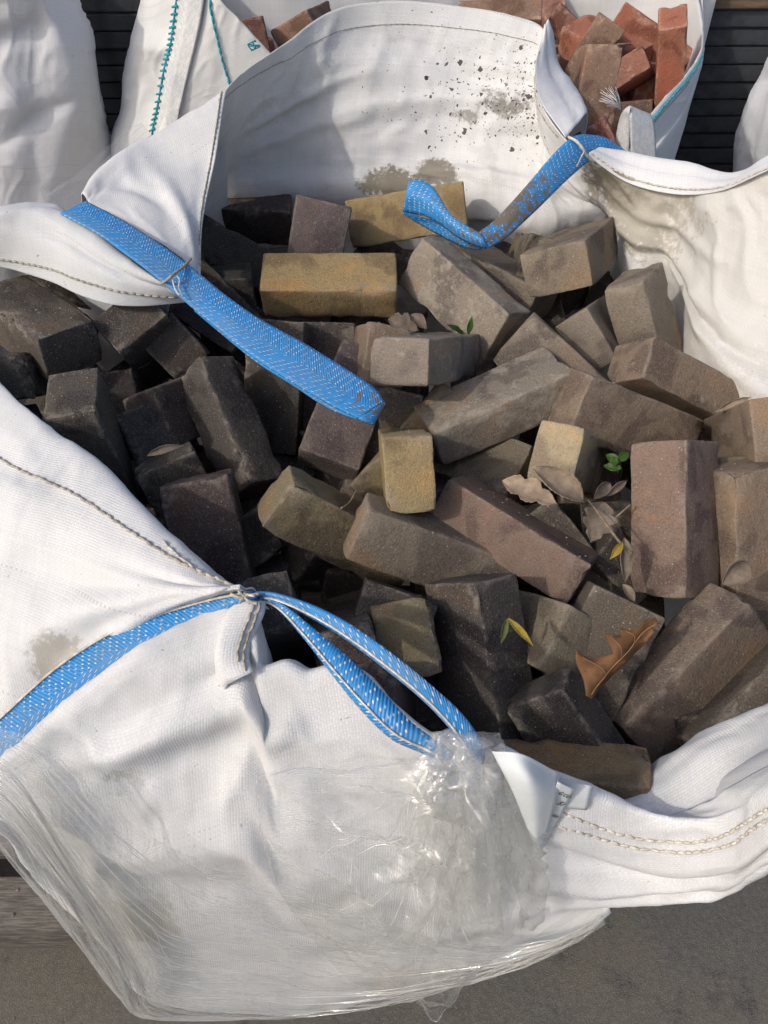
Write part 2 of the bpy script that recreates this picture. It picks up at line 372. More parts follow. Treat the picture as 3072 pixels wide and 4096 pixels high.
def brick_material(name, red=False):
    """fired clay: object colour, kiln flashing in patches, sand grains, dust and mortar smears, pitted relief"""
    m, nt = material(name); t = NT(nt)
    oi = t.n('ShaderNodeObjectInfo'); tc = t.n('ShaderNodeTexCoord').outputs['Object']
    off = t.n('ShaderNodeVectorMath', operation='ADD'); t.l(tc, off.inputs[0])
    rv = t.n('ShaderNodeCombineXYZ'); t.l(t.m('MULTIPLY', oi.outputs['Random'], 37.0), rv.inputs[0]); t.l(t.m('MULTIPLY', oi.outputs['Random'], 91.0), rv.inputs[1]); t.l(rv.outputs[0], off.inputs[1])
    p = off.outputs[0]; base = oi.outputs['Color']
    n1 = t.noise(p, 12, 3, .5, .6); n2 = t.noise(p, 22, 6, .65); n3 = t.noise(p, 520, 2, .6); n4 = t.noise(p, 75, 5, .7)
    dark = t.mix(1.0, base, (.60, .585, .64) if not red else (.60, .52, .50), 'MULTIPLY')
    warm = t.mix(1.0, base, (1.30, 1.06, .86) if not red else (1.25, 1.0, .9), 'MULTIPLY')
    col = t.mix(t.m('MULTIPLY', t.ramp(n1, .50, .60), .85), base, dark)
    col = t.mix(t.m('MULTIPLY', t.ramp(n1, .30, .44, 1, 0), .7), col, warm)
    col = t.mix(t.m('MULTIPLY', t.ramp(n4, .40, .70), .35), col, t.mix(1.0, col, (.62, .60, .60), 'MULTIPLY'))
    # sand: fine light and dark grains
    col = t.mix(t.ramp(n3, .57, .70, 0, .6), col, t.mix(.5, col, (.46, .41, .34)))
    col = t.mix(t.ramp(n3, .32, .45, .75, 0), col, t.mix(1.0, col, (.5, .48, .46), 'MULTIPLY'))
    wn = t.n('ShaderNodeTexVoronoi'); wn.inputs['Scale'].default_value = 330; t.l(p, wn.inputs['Vector'])
    sc = t.n('ShaderNodeSeparateColor'); t.l(wn.outputs['Color'], sc.inputs[0])
    fleck = t.m('MULTIPLY', t.m('GREATER_THAN', sc.outputs[0], .978), t.m('LESS_THAN', wn.outputs['Distance'], .30))
    col = t.mix(t.m('MULTIPLY', fleck, .55), col, (.50, .46, .40) if not red else (.66, .48, .40))
    # dust and mortar smears, more on some bricks
    amt = t.m('MULTIPLY', oi.outputs['Alpha'], 1.0)
    sm = t.m('ADD', t.m('MULTIPLY', n2, .45), t.m('MULTIPLY', n4, .55))
    thr = t.m('SUBTRACT', .66, t.m('MULTIPLY', amt, .22))
    du = t.n('ShaderNodeMapRange', interpolation_type='SMOOTHSTEP'); t.l(sm, du.inputs[0]); t.l(thr, du.inputs[1]); t.l(t.m('ADD', thr, .10), du.inputs[2])
    col = t.mix(t.m('MULTIPLY', du.outputs[0], .64), col, (.36, .33, .27) if not red else (.46, .33, .27))
    ge = t.n('ShaderNodeNewGeometry').outputs['Pointiness']
    col = t.mix(t.m('MULTIPLY', t.ramp(ge, .506, .54), t.ramp(n4, .42, .62, 0, .55)), col, (.30, .26, .21) if not red else (.52, .36, .28))
    hb = t.m('ADD', t.m('ADD', t.m('MULTIPLY', n3, .35), t.m('MULTIPLY', n4, .9)), t.m('MULTIPLY', t.noise(p, 190, 4, .7), .6))
    nb = t.bump(hb, .9, .003)
    t.out(t.bsdf(col, .88, .18, nb)); return m

def simple(name, col, rough=.7, spec=.2, var=.25, scale=30, bump=.3, bd=.001, stretch=(1, 1, 1), trans=0.0, coord='Object'):
    m, nt = material(name); t = NT(nt)
    tc = t.vmul(t.n('ShaderNodeTexCoord').outputs[coord], stretch)
    n1 = t.noise(tc, scale, 6, .62); n2 = t.noise(tc, scale * 6, 4, .6)
    c = t.mix(t.ramp(n1, .35, .68), tuple(x * (1 - var) for x in col), tuple(min(1, x * (1 + var)) for x in col))
    c = t.mix(t.ramp(n2, .3, .7, .0, var), c, tuple(x * .55 for x in col))
    sh = t.bsdf(c, rough, spec, t.bump(t.m('ADD', n1, t.m('MULTIPLY', n2, .5)), bump, bd))
    if trans:
        tl = t.n('ShaderNodeBsdfTranslucent'); t.l(c, tl.inputs[0]); mx = t.n('ShaderNodeMixShader'); mx.inputs[0].default_value = trans
        t.l(sh, mx.inputs[1]); t.l(tl.outputs[0], mx.inputs[2]); sh = mx.outputs[0]
    t.out(sh); return m

# ------------------------------------------------------------------ material library
M = {}
BACK_DROPS = [(W(1110, 200, y=1.55), .12, 1.0), (W(985, 205, y=1.58), .13, .40), (W(920, 120, y=1.6), .18, .06)]
M['cloth_back'] = woven('woven_back', (.81, .808, .795), grime=.8, drops=BACK_DROPS,
    stains=[(W(850, 388, y=1.47), (.14, .045), (.17, .145, .085), .85), (W(940, 362, y=1.48), (.10, .035), (.17, .145, .085), .8), (W(1090, 200, y=1.56), (.11, .045), (.13, .11, .075), .75), (W(1010, 225, y=1.57), (.08, .03), (.16, .14, .10), .6), (W(1370, 440, y=1.2), .17, (.34, .30, .22), .75), (W(1330, 400, y=1.25), .10, (.20, .17, .12), .7), (W(1560, 560, y=1.02), .30, (.58, .55, .46), .35), (W(640, 300, y=1.52), .2, (.5, .48, .44), .3)])
M['cloth'] = woven('woven_white', (.82, .82, .815), grime=.5, stains=[(W(150, 1395, z=.87), .07, (.36, .32, .24), .6), (W(300, 1960, z=.6), .12, (.42, .38, .28), .5), (W(880, 2050, z=.4), .14, (.44, .38, .30), .4), (W(300, 1580, z=.85), .06, (.4, .37, .3), .5)])
M['cloth_fold'] = woven('woven_fold', (.81, .815, .825), grime=.35)
M['cloth_shade_tint'] = woven('woven_shaded_flap', (.74, .76, .775), grime=.8, contrast=.32)  # white bag cloth with the flap's shade put into its colour as bluish grey
M['cloth_far'] = woven('woven_neighbour', (.78, .78, .80), pitch=.0026, grime=.4, bump=.3)
M['cloth_red_bag'] = woven('woven_fine', (.82, .82, .80), pitch=.0022, grime=.25, bump=.35, contrast=.14)
M['strap_left'] = webbing('webbing_blue', dirt=.25, dirt_at=(W(790, 890, z=.93), .07))
M['strap_back'] = webbing('webbing_blue_muddy', dirt=.3, dirt_at=(W(1100, 455, z=1.0), .17))
M['strap_front'] = webbing('webbing_blue_front', base=(.03, .23, .55), dirt=.2)
M['strap_white'] = webbing('webbing_white', base=(.66, .66, .65), fleck=(.46, .46, .46), dirt=.2, pu=.006, pv=.004)
M['thread'] = simple('sewing_thread', (.42, .385, .32), .8, .1, .3, 120)
M['thread_pale'] = simple('sewing_thread_pale', (.62, .58, .51), .8, .1, .25, 120)
M['thread_teal'] = simple('sewing_thread_teal', (.04, .36, .42), .6, .2, .3, 120)
M['film'] = film('stretch_wrap')
M['film_tight'] = film('stretch_wrap_tight', .08, (3, 210, 1), .10, .8)
M['film_bunch'] = film('stretch_wrap_bunched', .13, (40, 16, 1), .07, .6, .09)
M['film_crease'] = film('stretch_wrap_crease', .24, (20, 60, 1), .08, .3, .10)
M['brick'] = brick_material('fired_clay'); M['brick_red'] = brick_material('red_clay', True)
M['label'] = simple('label_cloth', (.70, .74, .74), .6, .3, .06, 25, .15, trans=.1)
M['ink'] = simple('label_ink', (.05, .05, .05), .7, .2, .1)
M['wood'] = simple('weathered_wood', (.17, .152, .133), .85, .15, .4, 26, .8, .003, (1, 12, 12))
M['wood_far'] = simple('brown_batten', (.17, .12, .08), .85, .15, .3, 10, .4, .002, (1, 9, 9))
M['slab'] = simple('dark_concrete', (.055, .060, .068), .75, .3, .25, 18, .4, .001)
M['nail'] = simple('nail_steel', (.12, .10, .09), .5, .5, .2)
M['leaf_tan'] = simple('dry_leaf_tan', (.40, .31, .225), .75, .2, .22, 60, .5, .002, trans=.2)
M['leaf_grey'] = simple('dry_leaf_grey', (.25, .20, .155), .8, .2, .25, 60, .5, .002, trans=.2)
M['leaf_orange'] = simple('dry_leaf_orange', (.27, .135, .06), .6, .3, .30, 30, .4, .0015, trans=.25)
M['leaf_vein'] = simple('leaf_vein', (.36, .20, .095), .6, .3, .1)
M['leaf_green'] = simple('leaf_green', (.075, .155, .03), .5, .4, .2, 60, .3, trans=.3)
M['leaf_yellow'] = simple('leaf_yellow', (.42, .30, .05), .6, .3, .25, 60, .3, trans=.3)
M['leaf_olive'] = simple('leaf_olive', (.14, .16, .045), .6, .3, .3, 60, .3, trans=.2)
M['twig'] = simple('twig_bark', (.25, .19, .13), .8, .2, .3, 90)

# ------------------------------------------------------------------ ground
def ground_material():
    m, nt = material('worn_concrete'); t = NT(nt)
    p = t.n('ShaderNodeNewGeometry').outputs['Position']
    n1 = t.noise(p, 2.6, 6, .62, .3); n2 = t.noise(p, 11, 6, .65); n3 = t.noise(p, 90, 5, .7); n4 = t.noise(p, 420, 3, .6)
    n1 = t.m('ADD', n1, 0.0); c = t.mix(t.ramp(n1, .40, .58), (.100, .097, .089), (.122, .109, .088))
    c = t.mix(t.ramp(n2, .50, .68), c, (.066, .065, .063))
    c = t.mix(t.ramp(n3, .35, .75, 0, .55), c, (.175, .166, .148))
    c = t.mix(t.ramp(n4, .56, .70, 0, .6), c, (.07, .066, .06))
    c = t.mix(t.ramp(n4, .36, .44, .35, 0), c, (.33, .31, .28))
    sp = t.noise(p, 9, 2, .5); c = t.mix(t.ramp(sp, .70, .72, 0, .6), c, (.06, .058, .055))
    h = t.m('ADD', t.m('MULTIPLY', n4, .6), t.m('ADD', n3, t.m('MULTIPLY', t.ramp(n2, .60, .70), .8)))
    t.out(t.bsdf(c, .9, .15, t.bump(h, .7, .003))); return m
M['ground'] = ground_material()
g = mesh_obj('ground', [(-60, -60, 0), (60, -60, 0), (60, 60, 0), (-60, 60, 0)], [(0, 1, 2, 3)], M['ground'], smooth=False); g['kind'] = 'structure'

def box_bm(bm, lo, hi, bev=0.0):
    r = bmesh.ops.create_cube(bm, size=1.0)['verts']
    for v in r:
        v.co = Vector([lo[i] + (v.co[i] + .5) * (hi[i] - lo[i]) for i in range(3)])
    if bev: bmesh.ops.bevel(bm, geom=[e for e in bm.edges if e.verts[0] in r and e.verts[1] in r], offset=bev, segments=2, affect='EDGES')
def box_obj(name, lo, hi, mat, parent=None, bev=.003):
    bm = bmesh.new(); box_bm(bm, lo, hi, bev)
    me = bpy.data.meshes.new(name); bm.to_mesh(me); bm.free(); me.materials.append(mat)
    o = bpy.data.objects.new(name, me); COL.objects.link(o)
    if parent is not None: o.parent = parent; o.matrix_parent_inverse = Matrix.Translation(parent.location).inverted()
    return o

# ------------------------------------------------------------------ pallet under the main bag
pal = empty('pallet', (-.45, .8, 0)); tag(pal, 'weathered wooden pallet showing its deck boards left of the wrapped bag corner', 'pallet')
rnd = random.Random(4)
for k in range(9):
    y0 = .297 + k * .125; w = .092 if k else .089
    b = box_obj('deck_board', (-1.02 + rnd.uniform(-.004, .004), y0, .118), (.20, y0 + w, .140), M['wood'], pal, .002)
    if k == 0:
        for nx, ny in ((38, 1922), (28, 1976)):
            p_ = W(nx, ny, z=.1414); v, f = tube([p_ - Vector((0, 0, .004)), p_], .0035, 8); n = mesh_obj('nail', v, f, M['nail'], b)
for x0 in (-1.02, -.46, .10):
    box_obj('stringer', (x0, .30, .022), (x0 + .10, 1.385, .117), M['wood'], pal, .002)
for y0 in (.30, .78, 1.29): box_obj('base_board', (-1.02, y0, 0.0), (.20, y0 + .095, .0215), M['wood'], pal, .002)

# ------------------------------------------------------------------ the main bag
bag = empty('bulk_bag', (0, .75, .14))
tag(bag, 'open white woven bulk bag in front with blue lifting loops, full of dark used bricks', 'bulk bag', 'bulk bags of bricks')

cols = [((470, 215), 1.29, (435, 405), .93), ((520, 160), 1.38, (500, 408), .92), ((600, 105), 1.47, (580, 410), .91), ((720, 22), 1.56, (700, 413), .90),
        ((860, 2), 1.60, (850, 418), .90), ((1000, 15), 1.60, (980, 430), .90), ((1100, 32), 1.58, (1080, 455), .90), ((1174, 64), 1.55, (1150, 475), .90),
        ((1157, 140), 1.47, (1190, 480), .90), ((1165, 215), 1.40, (1230, 475), .90), ((1222, 300), 1.33, (1290, 470), .90), ((1290, 350), 1.27, (1335, 485), .89),
        ((1400, 398), 1.22, (1365, 590), .88), ((1480, 412), 1.17, (1450, 600), .88), ((1560, 402), 1.10, (1505, 745), .86), ((1659, 358), 1.05, (1615, 860), .85),
        ((1790, 315), 1.0, (1750, 905), .84)]
tops = [W(*c[0], y=c[1]) for c in cols]; bots = [W(*c[2], z=c[3]) for c in cols]
rows = lerp_rows(tops, bots, 5, (0, .012, -.012)); rows.append(shift(bots, (0, .03, -.12))); rows.append(shift(bots, (0, .02, -.45)))
NW = Net(rows, .006, 1.35, seed=3, fade=(1, 0, 0, 0), creases=[
    (.10, .42, .42, .26, .035, .010), (.12, .60, .45, .44, .05, -.010), (.30, .46, .52, .30, .03, -.010), (.42, .62, .58, .40, .04, .012), (.20, .56, .36, .60, .02, -.008),
    (.62, .30, .98, .52, .05, .012), (.66, .42, .99, .60, .04, -.010), (.70, .18, .92, .28, .03, .006), (.60, .48, .80, .56, .03, -.008), (.76, .50, .99, .64, .04, .012), (.17, .12, .30, .30, .05, .007), (.24, .10, .34, .24, .03, -.008), (.34, .18, .50, .12, .025, .008), (.22, .34, .48, .20, .02, .009), (.36, .40, .56, .26, .018, -.009), (.08, .30, .22, .22, .02, .007), (.30, .56, .48, .52, .018, .008)])
NW.build('fabric_panel', M['cloth_back'], bag)
stitching(NW, [(.01, .035), (.06, .045), (.12, .06), (.18, .07), (.24, .07), (.31, .068), (.38, .065), (.43, .06)], M['thread'], bag, .011, .0007, .0014)
stitching(NW, [(.445, .04), (.49, .045), (.53, .05), (.57, .05), (.61, .04)], M['thread'], bag, .010, .0010, .0016)

# rim turned outwards right of the back cloth
ra = [W(1175, 62, y=1.552), W(1158, 140, y=1.472), W(1166, 215, y=1.402), W(1222, 298, y=1.332)]
rc = [W(1182, 66, y=1.57), W(1207, 158, y=1.55), W(1248, 214, y=1.50), W(1268, 262, y=1.42)]
NF = Net([ra, [a.lerp(b, .5) + Vector((-.004, -.012, .012)) for a, b in zip(ra, rc)], rc, [p + Vector((.01, .05, -.20)) for p in rc]], .006, .6, seed=11)
NF.build('rim_flap', M['cloth_fold'], bag)
ha = [W(1268, 335, y=1.262), W(1340, 386, y=1.242), W(1400, 409, y=1.208), W(1480, 421, y=1.158), W(1560, 411, y=1.088), W(1659, 367, y=1.035), W(1790, 322, y=.985)]
hc = [W(1300, 334, y=1.31), W(1352, 336, y=1.30), W(1410, 347, y=1.27), W(1490, 362, y=1.22), W(1578, 386, y=1.15), W(1659, 350, y=1.10), W(1790, 306, y=1.06)]
NR = Net([ha, [a.lerp(b, .5) + Vector((-.004, -.006, .010)) for a, b in zip(ha, hc)], hc, [p + Vector((.03, .05, -.15)) for p in hc], [p + Vector((.06, .06, -.7)) for p in hc]], .006, .55, seed=12)
NR.build('rim_flap', M['cloth_fold'], bag)
stitching(NR, [(.0, .075), (.2, .075), (.4, .07), (.6, .07), (.8, .075), (1, .075)], M['thread_pale'], bag, .010, .0015, .0018)

# left corner of the rim, standing up
ct = [W(178, 430, y=1.09), W(205, 385, y=1.14), W(262, 330, y=1.20), W(330, 291, y=1.25), W(410, 249, y=1.29), W(466, 212, y=1.32), W(491, 195, y=1.335)]
c3 = [(190, 436), (226, 415), (280, 390), (340, 375), (400, 355), (442, 345), (466, 335)]
c6 = [(190, 440), (245, 445), (308, 458), (362, 470), (405, 475), (424, 480), (438, 478)]
cb = [W(186, 442, z=1.052), W(255, 474, z=1.04), W(335, 520, z=1.025), W(388, 556, z=1.008), W(416, 580, z=.995), W(427, 592, z=.985), W(432, 600, z=.98)]
def dep(p): return (p - C0).dot(FWD)
m3 = [W(*q, d=dep(a) * .64 + dep(b) * .36 - .012) for q, a, b in zip(c3, ct, cb)]; m6 = [W(*q, d=dep(a) * .3 + dep(b) * .7 - .010) for q, a, b in zip(c6, ct, cb)]
NC = Net([[p + Vector((-.10, .10, -.55)) for p in ct], [p + Vector((-.03, .05, -.14)) for p in ct], ct, m3, m6, cb], .006, .6, seed=21, fade=(0, 1, 0, 0),
         creases=[(.3, .5, .95, .62, .05, -.007), (.45, .55, .7, .9, .05, .008), (.2, .55, .5, .75, .04, -.006)])
NC.build('fabric_panel', M['cloth'], bag)
stitching(NC, [(.935, .42), (.93, .6), (.93, .8), (.94, .97)], M['thread'], bag, .010, .0014, .0018)

# flap folded in over the bricks at the left
ft = [W(-150, 480, z=1.05), W(0, 459, z=1.06), W(60, 451, z=1.06), W(120, 455, z=1.057), W(165, 478, z=1.05), W(235, 528, z=1.036), W(300, 578, z=1.018), W(358, 622, z=1.0), W(405, 642, z=.988)]
fb = [W(-150, 560, z=.99), W(0, 577, z=.985), W(60, 592, z=.982), W(120, 612, z=.98), W(170, 636, z=.978), W(238, 657, z=.975), W(305, 661, z=.972), W(370, 656, z=.97), W(442, 648, z=.968)]
fm = [a.lerp(b, .5) + Vector((0, -.008, .020)) for a, b in zip(ft, fb)]
NL = Net([[p + Vector((-.22, .10, -.6)) for p in ft], [p + Vector((-.06, .06, -.08)) for p in ft], ft, fm, fb], .006, .45, seed=31, fade=(0, 0, 1, 0), creases=[(.35, .7, .9, .8, .05, -.006)])
NL.build('rim_flap', M['cloth_shade_tint'], bag)
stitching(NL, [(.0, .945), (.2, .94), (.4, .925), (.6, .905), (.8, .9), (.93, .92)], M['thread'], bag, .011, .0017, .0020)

# front left side, rolled outwards
hh = [(-150, 720), (-60, 797), (0, 845), (100, 930), (200, 1003), (300, 1098), (400, 1190), (470, 1246), (520, 1271), (550, 1282)]
hz = [.99, .99, .988, .985, .982, .98, .978, .975, .972, .968]
ss = [(-360, 1800), (-210, 1740), (-70, 1650), (30, 1585), (110, 1520), (205, 1445), (315, 1378), (420, 1332), (500, 1304), (554, 1290)]
sz = [.70, .74, .78, .815, .84, .875, .908, .935, .955, .964]
a = [W(*p, z=z) for p, z in zip(hh, hz)]; b = [W(*p, z=z) for p, z in zip(ss, sz)]
NG = Net([[p + Vector((.02, .03, -.16)) for p in a], [p + Vector((.004, .008, -.03)) for p in a]] + lerp_rows(a, b, 5, (-.01, -.01, .028)) + [[p + Vector((-.02, -.03, -.05)) for p in b]], .006, .95, seed=41, fade=(0, 0, 0, 0),
         creases=[(.25, .55, .75, .62, .05, -.008), (.35, .72, .85, .58, .05, .009), (.55, .5, .9, .5, .04, -.006), (.3, .85, .6, .72, .05, -.007), (.6, .78, .95, .55, .03, .006), (.15, .5, .45, .42, .05, .007)])
NG.build('fabric_panel', M['cloth'], bag)
stitching(NG, [(.12, .40), (.3, .395), (.5, .38), (.7, .37), (.85, .345), (.95, .335)], M['thread'], bag, .0105, .0016, .0018, .0012)
stitching(NG, [(.63, .335), (.70, .355), (.80, .35), (.90, .335)], M['thread_pale'], bag, .0105, .0016, .0018, .0012)

# front of the bag
ftp = [(-60, 1715), (0, 1655), (60, 1606), (150, 1526), (230, 1464), (330, 1398), (430, 1345), (515, 1306), (548, 1380), (562, 1452), (620, 1444), (665, 1463), (720, 1452), (790, 1466), (870, 1540), (950, 1597), (1060, 1626), (1200, 1688), (1305, 1735)]
fbt = [(-60, 1745), (25, 1800), (110, 1912), (225, 2030), (318, 2150), (400, 2176), (470, 2182), (540, 2184), (600, 2183), (655, 2181), (705, 2174), (755, 2166), (820, 2153), (900, 2130), (1000, 2100), (1085, 2074), (1175, 2043), (1250, 2008), (1315, 1962)]
rows = []
for k in range(9):
    t = k / 8
    rows.append([WF(p[0] + (q[0] - p[0]) * t, p[1] + (q[1] - p[1]) * t) for p, q in zip(ftp, fbt)])
rows = [[p + Vector((.0, .035, -.10)) for p in rows[0]], [p + Vector((0, .012, -.018)) for p in rows[0]]] + rows + [[p + Vector((.01, .10, -.10)) for p in rows[-1]]]
NP = Net(rows, .006, .85, seed=51, fade=(0, 0, 0, 0), aniso=1.6, creases=[
    (.18, .34, .36, .37, .035, .016), (.36, .37, .56, .30, .03, .012), (.24, .42, .50, .45, .045, -.012), (.30, .30, .46, .27, .03, -.010), (.40, .52, .80, .60, .05, .010), (.15, .62, .55, .74, .03, -.010),
    (.20, .55, .60, .66, .03, .010), (.1, .50, .35, .66, .03, .008), (.3, .8, .8, .82, .025, -.008), (.55, .86, .95, .74, .03, .008), (.60, .40, .75, .62, .05, -.008)])
NP.build('fabric_panel', M['cloth'], bag)

# gathered corner where the loop is sewn on
gr = [(573, 1300), (571, 1325), (556, 1360), (542, 1392), (538, 1422), (548, 1451)]
gl = [(515, 1302), (497, 1325), (480, 1362), (470, 1402), (474, 1440), (492, 1480)]
gz = [.966, .962, .956, .95, .948, .948]
a = [W(*p, z=z + .006) for p, z in zip(gr, gz)]; b = [WF(*p, off=.004) for p in gl]
NQ = Net(lerp_rows(a, b, 4, (0, -.002, .004)) + [[p + Vector((-.005, .0, -.02)) for p in b]], .005, .6, seed=61, fade=(1, 0, 0, 0))
NQ.build('rim_flap', M['cloth'], bag)
stitching(NQ, [(.05, .14), (.3, .14), (.5, .14), (.75, .15), (.97, .16)], M['thread'], bag, .0095, .0013, .0016, .001)
stitching(NQ, [(.05, .26), (.3, .27), (.6, .27), (.9, .28)], M['thread'], bag, .0095, .0013, .0016, .001)

# front right: hem and outer face of the turned-out rim, and the inside behind it
ht = [(1075, 1632), (1190, 1684), (1300, 1731), (1400, 1766), (1500, 1783), (1590, 1758), (1659, 1718), (1800, 1650), (2000, 1560)]
hb = [(1095, 1992), (1200, 1966), (1308, 1950), (1400, 1939), (1480, 1931), (1560, 1926), (1659, 1853), (1800, 1780), (2000, 1690)]
hy = [.262, .243, .236, .226, .212, .203, .197, .195, .20]
a = [W(*p, y=y) for p, y in zip(ht, hy)]; b = [W(*p, y=y - .022) for p, y in zip(hb, hy)]
NH = Net([[p + Vector((0, .025, -.05)) for p in a], [p + Vector((0, .006, -.004)) for p in a]] + lerp_rows(a, b, 6, (0, -.012, 0)) + [[p + Vector((0, .05, .004)) for p in b], [p + Vector((0, .14, -.30)) for p in b]], .006, .7, seed=71, fade=(0, 0, 0, 0), aniso=1.8,
         creases=[(.05, .42, .45, .55, .03, -.010), (.45, .55, .95, .50, .03, -.010), (.05, .56, .5, .66, .04, .010), (.3, .62, .62, .72, .03, -.008), (.1, .70, .6, .74, .03, .006)])
NH.build('rim_flap', M['cloth_fold'], bag)
stitching(NH, [(.05, .29), (.2, .30), (.35, .31), (.5, .30), (.64, .29), (.8, .285), (1, .285)], M['thread_pale'], bag, .0088, .0014, .0014, .0014)
stitching(NH, [(.05, .335), (.2, .345), (.35, .355), (.5, .345), (.64, .335), (.8, .33), (1, .33)], M['thread_pale'], bag, .0088, .0014, .0014, .0014)
ic = [(1335, 1738), (1420, 1692), (1500, 1632), (1580, 1583), (1659, 1547), (1800, 1490), (2000, 1400)]
il = [(1380, 1775), (1460, 1790), (1520, 1800), (1592, 1772), (1659, 1732), (1800, 1665), (2000, 1570)]
a = [W(*p, y=y) for p, y in zip(ic, [.255, .27, .285, .295, .30, .31, .33])]; b = [W(*p, y=y) for p, y in zip(il, [.238, .225, .216, .212, .205, .20, .21])]
NI = Net([[p + Vector((.005, .05, -.28)) for p in a], [p + Vector((0, .022, -.05)) for p in a]] + lerp_rows(a, b, 4, (0, -.004, .010)), .006, .7, seed=81, fade=(0, 0, 0, 0))
NI.build('fabric_panel', M['cloth'], bag)

# the sides of the bag, closing it all round
def skin(rim, inner, steps, seed, wr=1.0):
    c_ = Vector((.05, .75, 0)); rim = [Vector(p) for p in rim]; rows_ = []
    def off(p, o, z):
        d = Vector((p.x - c_.x, p.y - c_.y, 0)).normalized() * o; return Vector((p.x + d.x, p.y + d.y, z(p) if callable(z) else z))
    for o_, z_ in inner: rows_.append([off(p, o_, z_) for p in rim])
    rows_.append(rim)
    for o_, z_ in steps: rows_.append([off(p, o_, z_) for p in rim])
    Net(rows_, .010, wr, seed=seed, fade=(0,) * 4).build('fabric_panel', M['cloth'], bag)
NWe, NIe = NW.at(1, 0), NI.at(1, .35)
NHe = NH.at(1, .24)
skin([NHe + Vector((.014, .012, -.006)), (.56, .27, .955), (.635, .36, .975), (.705, .48, .99), (.745, .66, 1.03), (.735, .84, 1.09), (NWe.x + .03, NWe.y - .03, NWe.z - .05), NWe + Vector((.03, .03, -.07))],
     [(-.09, .55), (-.06, .80), (-.015, lambda p: p.z - .03)], [(.004, lambda p: p.z - .05), (-.02, .72), (-.09, .40), (-.13, .15)], 91)
skin([(-.40, .295, .60), (-.50, .37, .68), (-.63, .52, .78), (-.70, .72, .86), (-.74, .92, .88), (-.72, 1.15, .86), (-.60, 1.42, .80), (-.30, 1.60, .80), (.1, 1.66, .80), (.45, 1.60, .80), (.68, 1.40, .85), (.76, 1.15, .88), (.77, .9, .88)],
     [], [(.02, lambda p: p.z * .75), (.01, .35), (-.05, .15)], 92)
# printed label folded over the hem
def sheet(name, rows, mat, parent, seed=5, wr=.25, thick=.0006, step=.004): 
    n = Net(rows, step, wr, seed=seed, fade=(0, 0, 0, 0)); return n, n.build(name, mat, parent, thick)
lt = [W(1063, 1622, y=.243), W(1128, 1629, y=.238), W(1210, 1672, y=.236)]
lm = [W(1105, 1705, y=.224), W(1152, 1712, y=.216), W(1200, 1735, y=.222)]
lb = [W(1150, 1815, y=.220), W(1159, 1826, y=.217), W(1167, 1836, y=.219)]
_, lab = sheet('label_tag', [lt, lm, lb], M['label'], bag, 6)
st = [W(1204, 1688, y=.228), W(1242, 1706, y=.228)]; sb = [W(1160, 1834, y=.2225), W(1170, 1838, y=.2225)]
NT2, _ = sheet('label_strip', [st, [a.lerp(b, .5) for a, b in zip(st, sb)], sb], M['label'], bag, 8, .05)
s2 = [[W(1196, 1684, y=.238), W(1280, 1698, y=.236)], [W(1190, 1712, y=.232), W(1274, 1722, y=.231)], [W(1188, 1742, y=.228), W(1268, 1750, y=.228)]]
sheet('label_end', s2, M['label'], bag, 9, .1)
def ink(txt, net, u, v, size):
    cu = bpy.data.curves.new('print', 'FONT'); cu.body = txt; cu.size = size; cu.extrude = .0001; cu.align_x = 'CENTER'
    o = bpy.data.objects.new('print', cu); COL.objects.link(o)
    p = net.at(u, v, .0012); ex = (net.at(1, v) - net.at(0, v)).normalized(); ey = -(net.at(u, min(v + .1, 1)) - net.at(u, max(v - .1, 0))).normalized()
    ez = ex.cross(ey).normalized(); ey = ez.cross(ex)
    mw = Matrix.Translation(p) @ Matrix((ex, ey, ez)).transposed().to_4x4()
    o.parent = bag; o.matrix_parent_inverse = Matrix.Translation(bag.location).inverted(); o.matrix_basis = mw
    cu.materials.append(M['ink'])
    bpy.context.view_layer.update(); me_ = bpy.data.meshes.new_from_object(o.evaluated_get(bpy.context.evaluated_depsgraph_get()))
    o2_ = bpy.data.objects.new('print', me_); COL.objects.link(o2_); o2_.parent = net.obj; o2_.matrix_basis = o.matrix_basis
    bpy.data.objects.remove(o); bpy.data.curves.remove(cu)
ink('G.CO', NT2, .5, .12, .0062); ink('51', NT2, .5, .25, .0085); ink('cm', NT2, .45, .43, .0075)

# ------------------------------------------------------------------ blue lifting loops
def strap(name, left, right, mat, parent, mid=None, thick=.003, step=.005, wr=.25, seed=3, bulge=.0):
    rows = []
    for a, b in zip(left, right):
        c = a.lerp(b, .5) + (C0 - a).normalized() * bulge
        rows.append([a, c, b])
    rows = [[r[k] for r in rows] for k in range(3)]       # u runs along the strap
    n = Net(rows, step, wr, seed=seed, fade=(0, 0, 0, 0), amp=(.004, .0015, .0004))
    o = n.build(name, mat, parent, thick); return n, o
up = [(186, 436), (260, 474), (330, 518), (408, 574), (480, 633), (560, 690), (650, 740), (740, 794), (806, 838), (828, 868)]
lo = [(131, 462), (205, 502), (272, 550), (345, 606), (405, 656), (470, 710), (545, 770), (625, 822), (705, 870), (775, 905)]
zz = [1.066, 1.056, 1.042, 1.022, 1.006, .994, .985, .975, .962, .952]
N1, o1 = strap('lifting_loop', [W(*p, z=z) for p, z in zip(up, zz)], [W(*p, z=z) for p, z in zip(lo, zz)], M['strap_left'], bag, bulge=.003)
up2 = [(470, 640), (560, 702), (650, 752), (740, 806), (812, 850), (829, 872)]; lo2 = [(420, 672), (480, 722), (555, 782), (635, 834), (715, 884), (806, 917)]
strap('lifting_loop', [W(*p, z=z) for p, z in zip(up2, [.99, .975, .966, .956, .945, .946])], [W(*p, z=z) for p, z in zip(lo2, [.985, .972, .962, .952, .942, .940])], M['strap_left'], bag, seed=8)
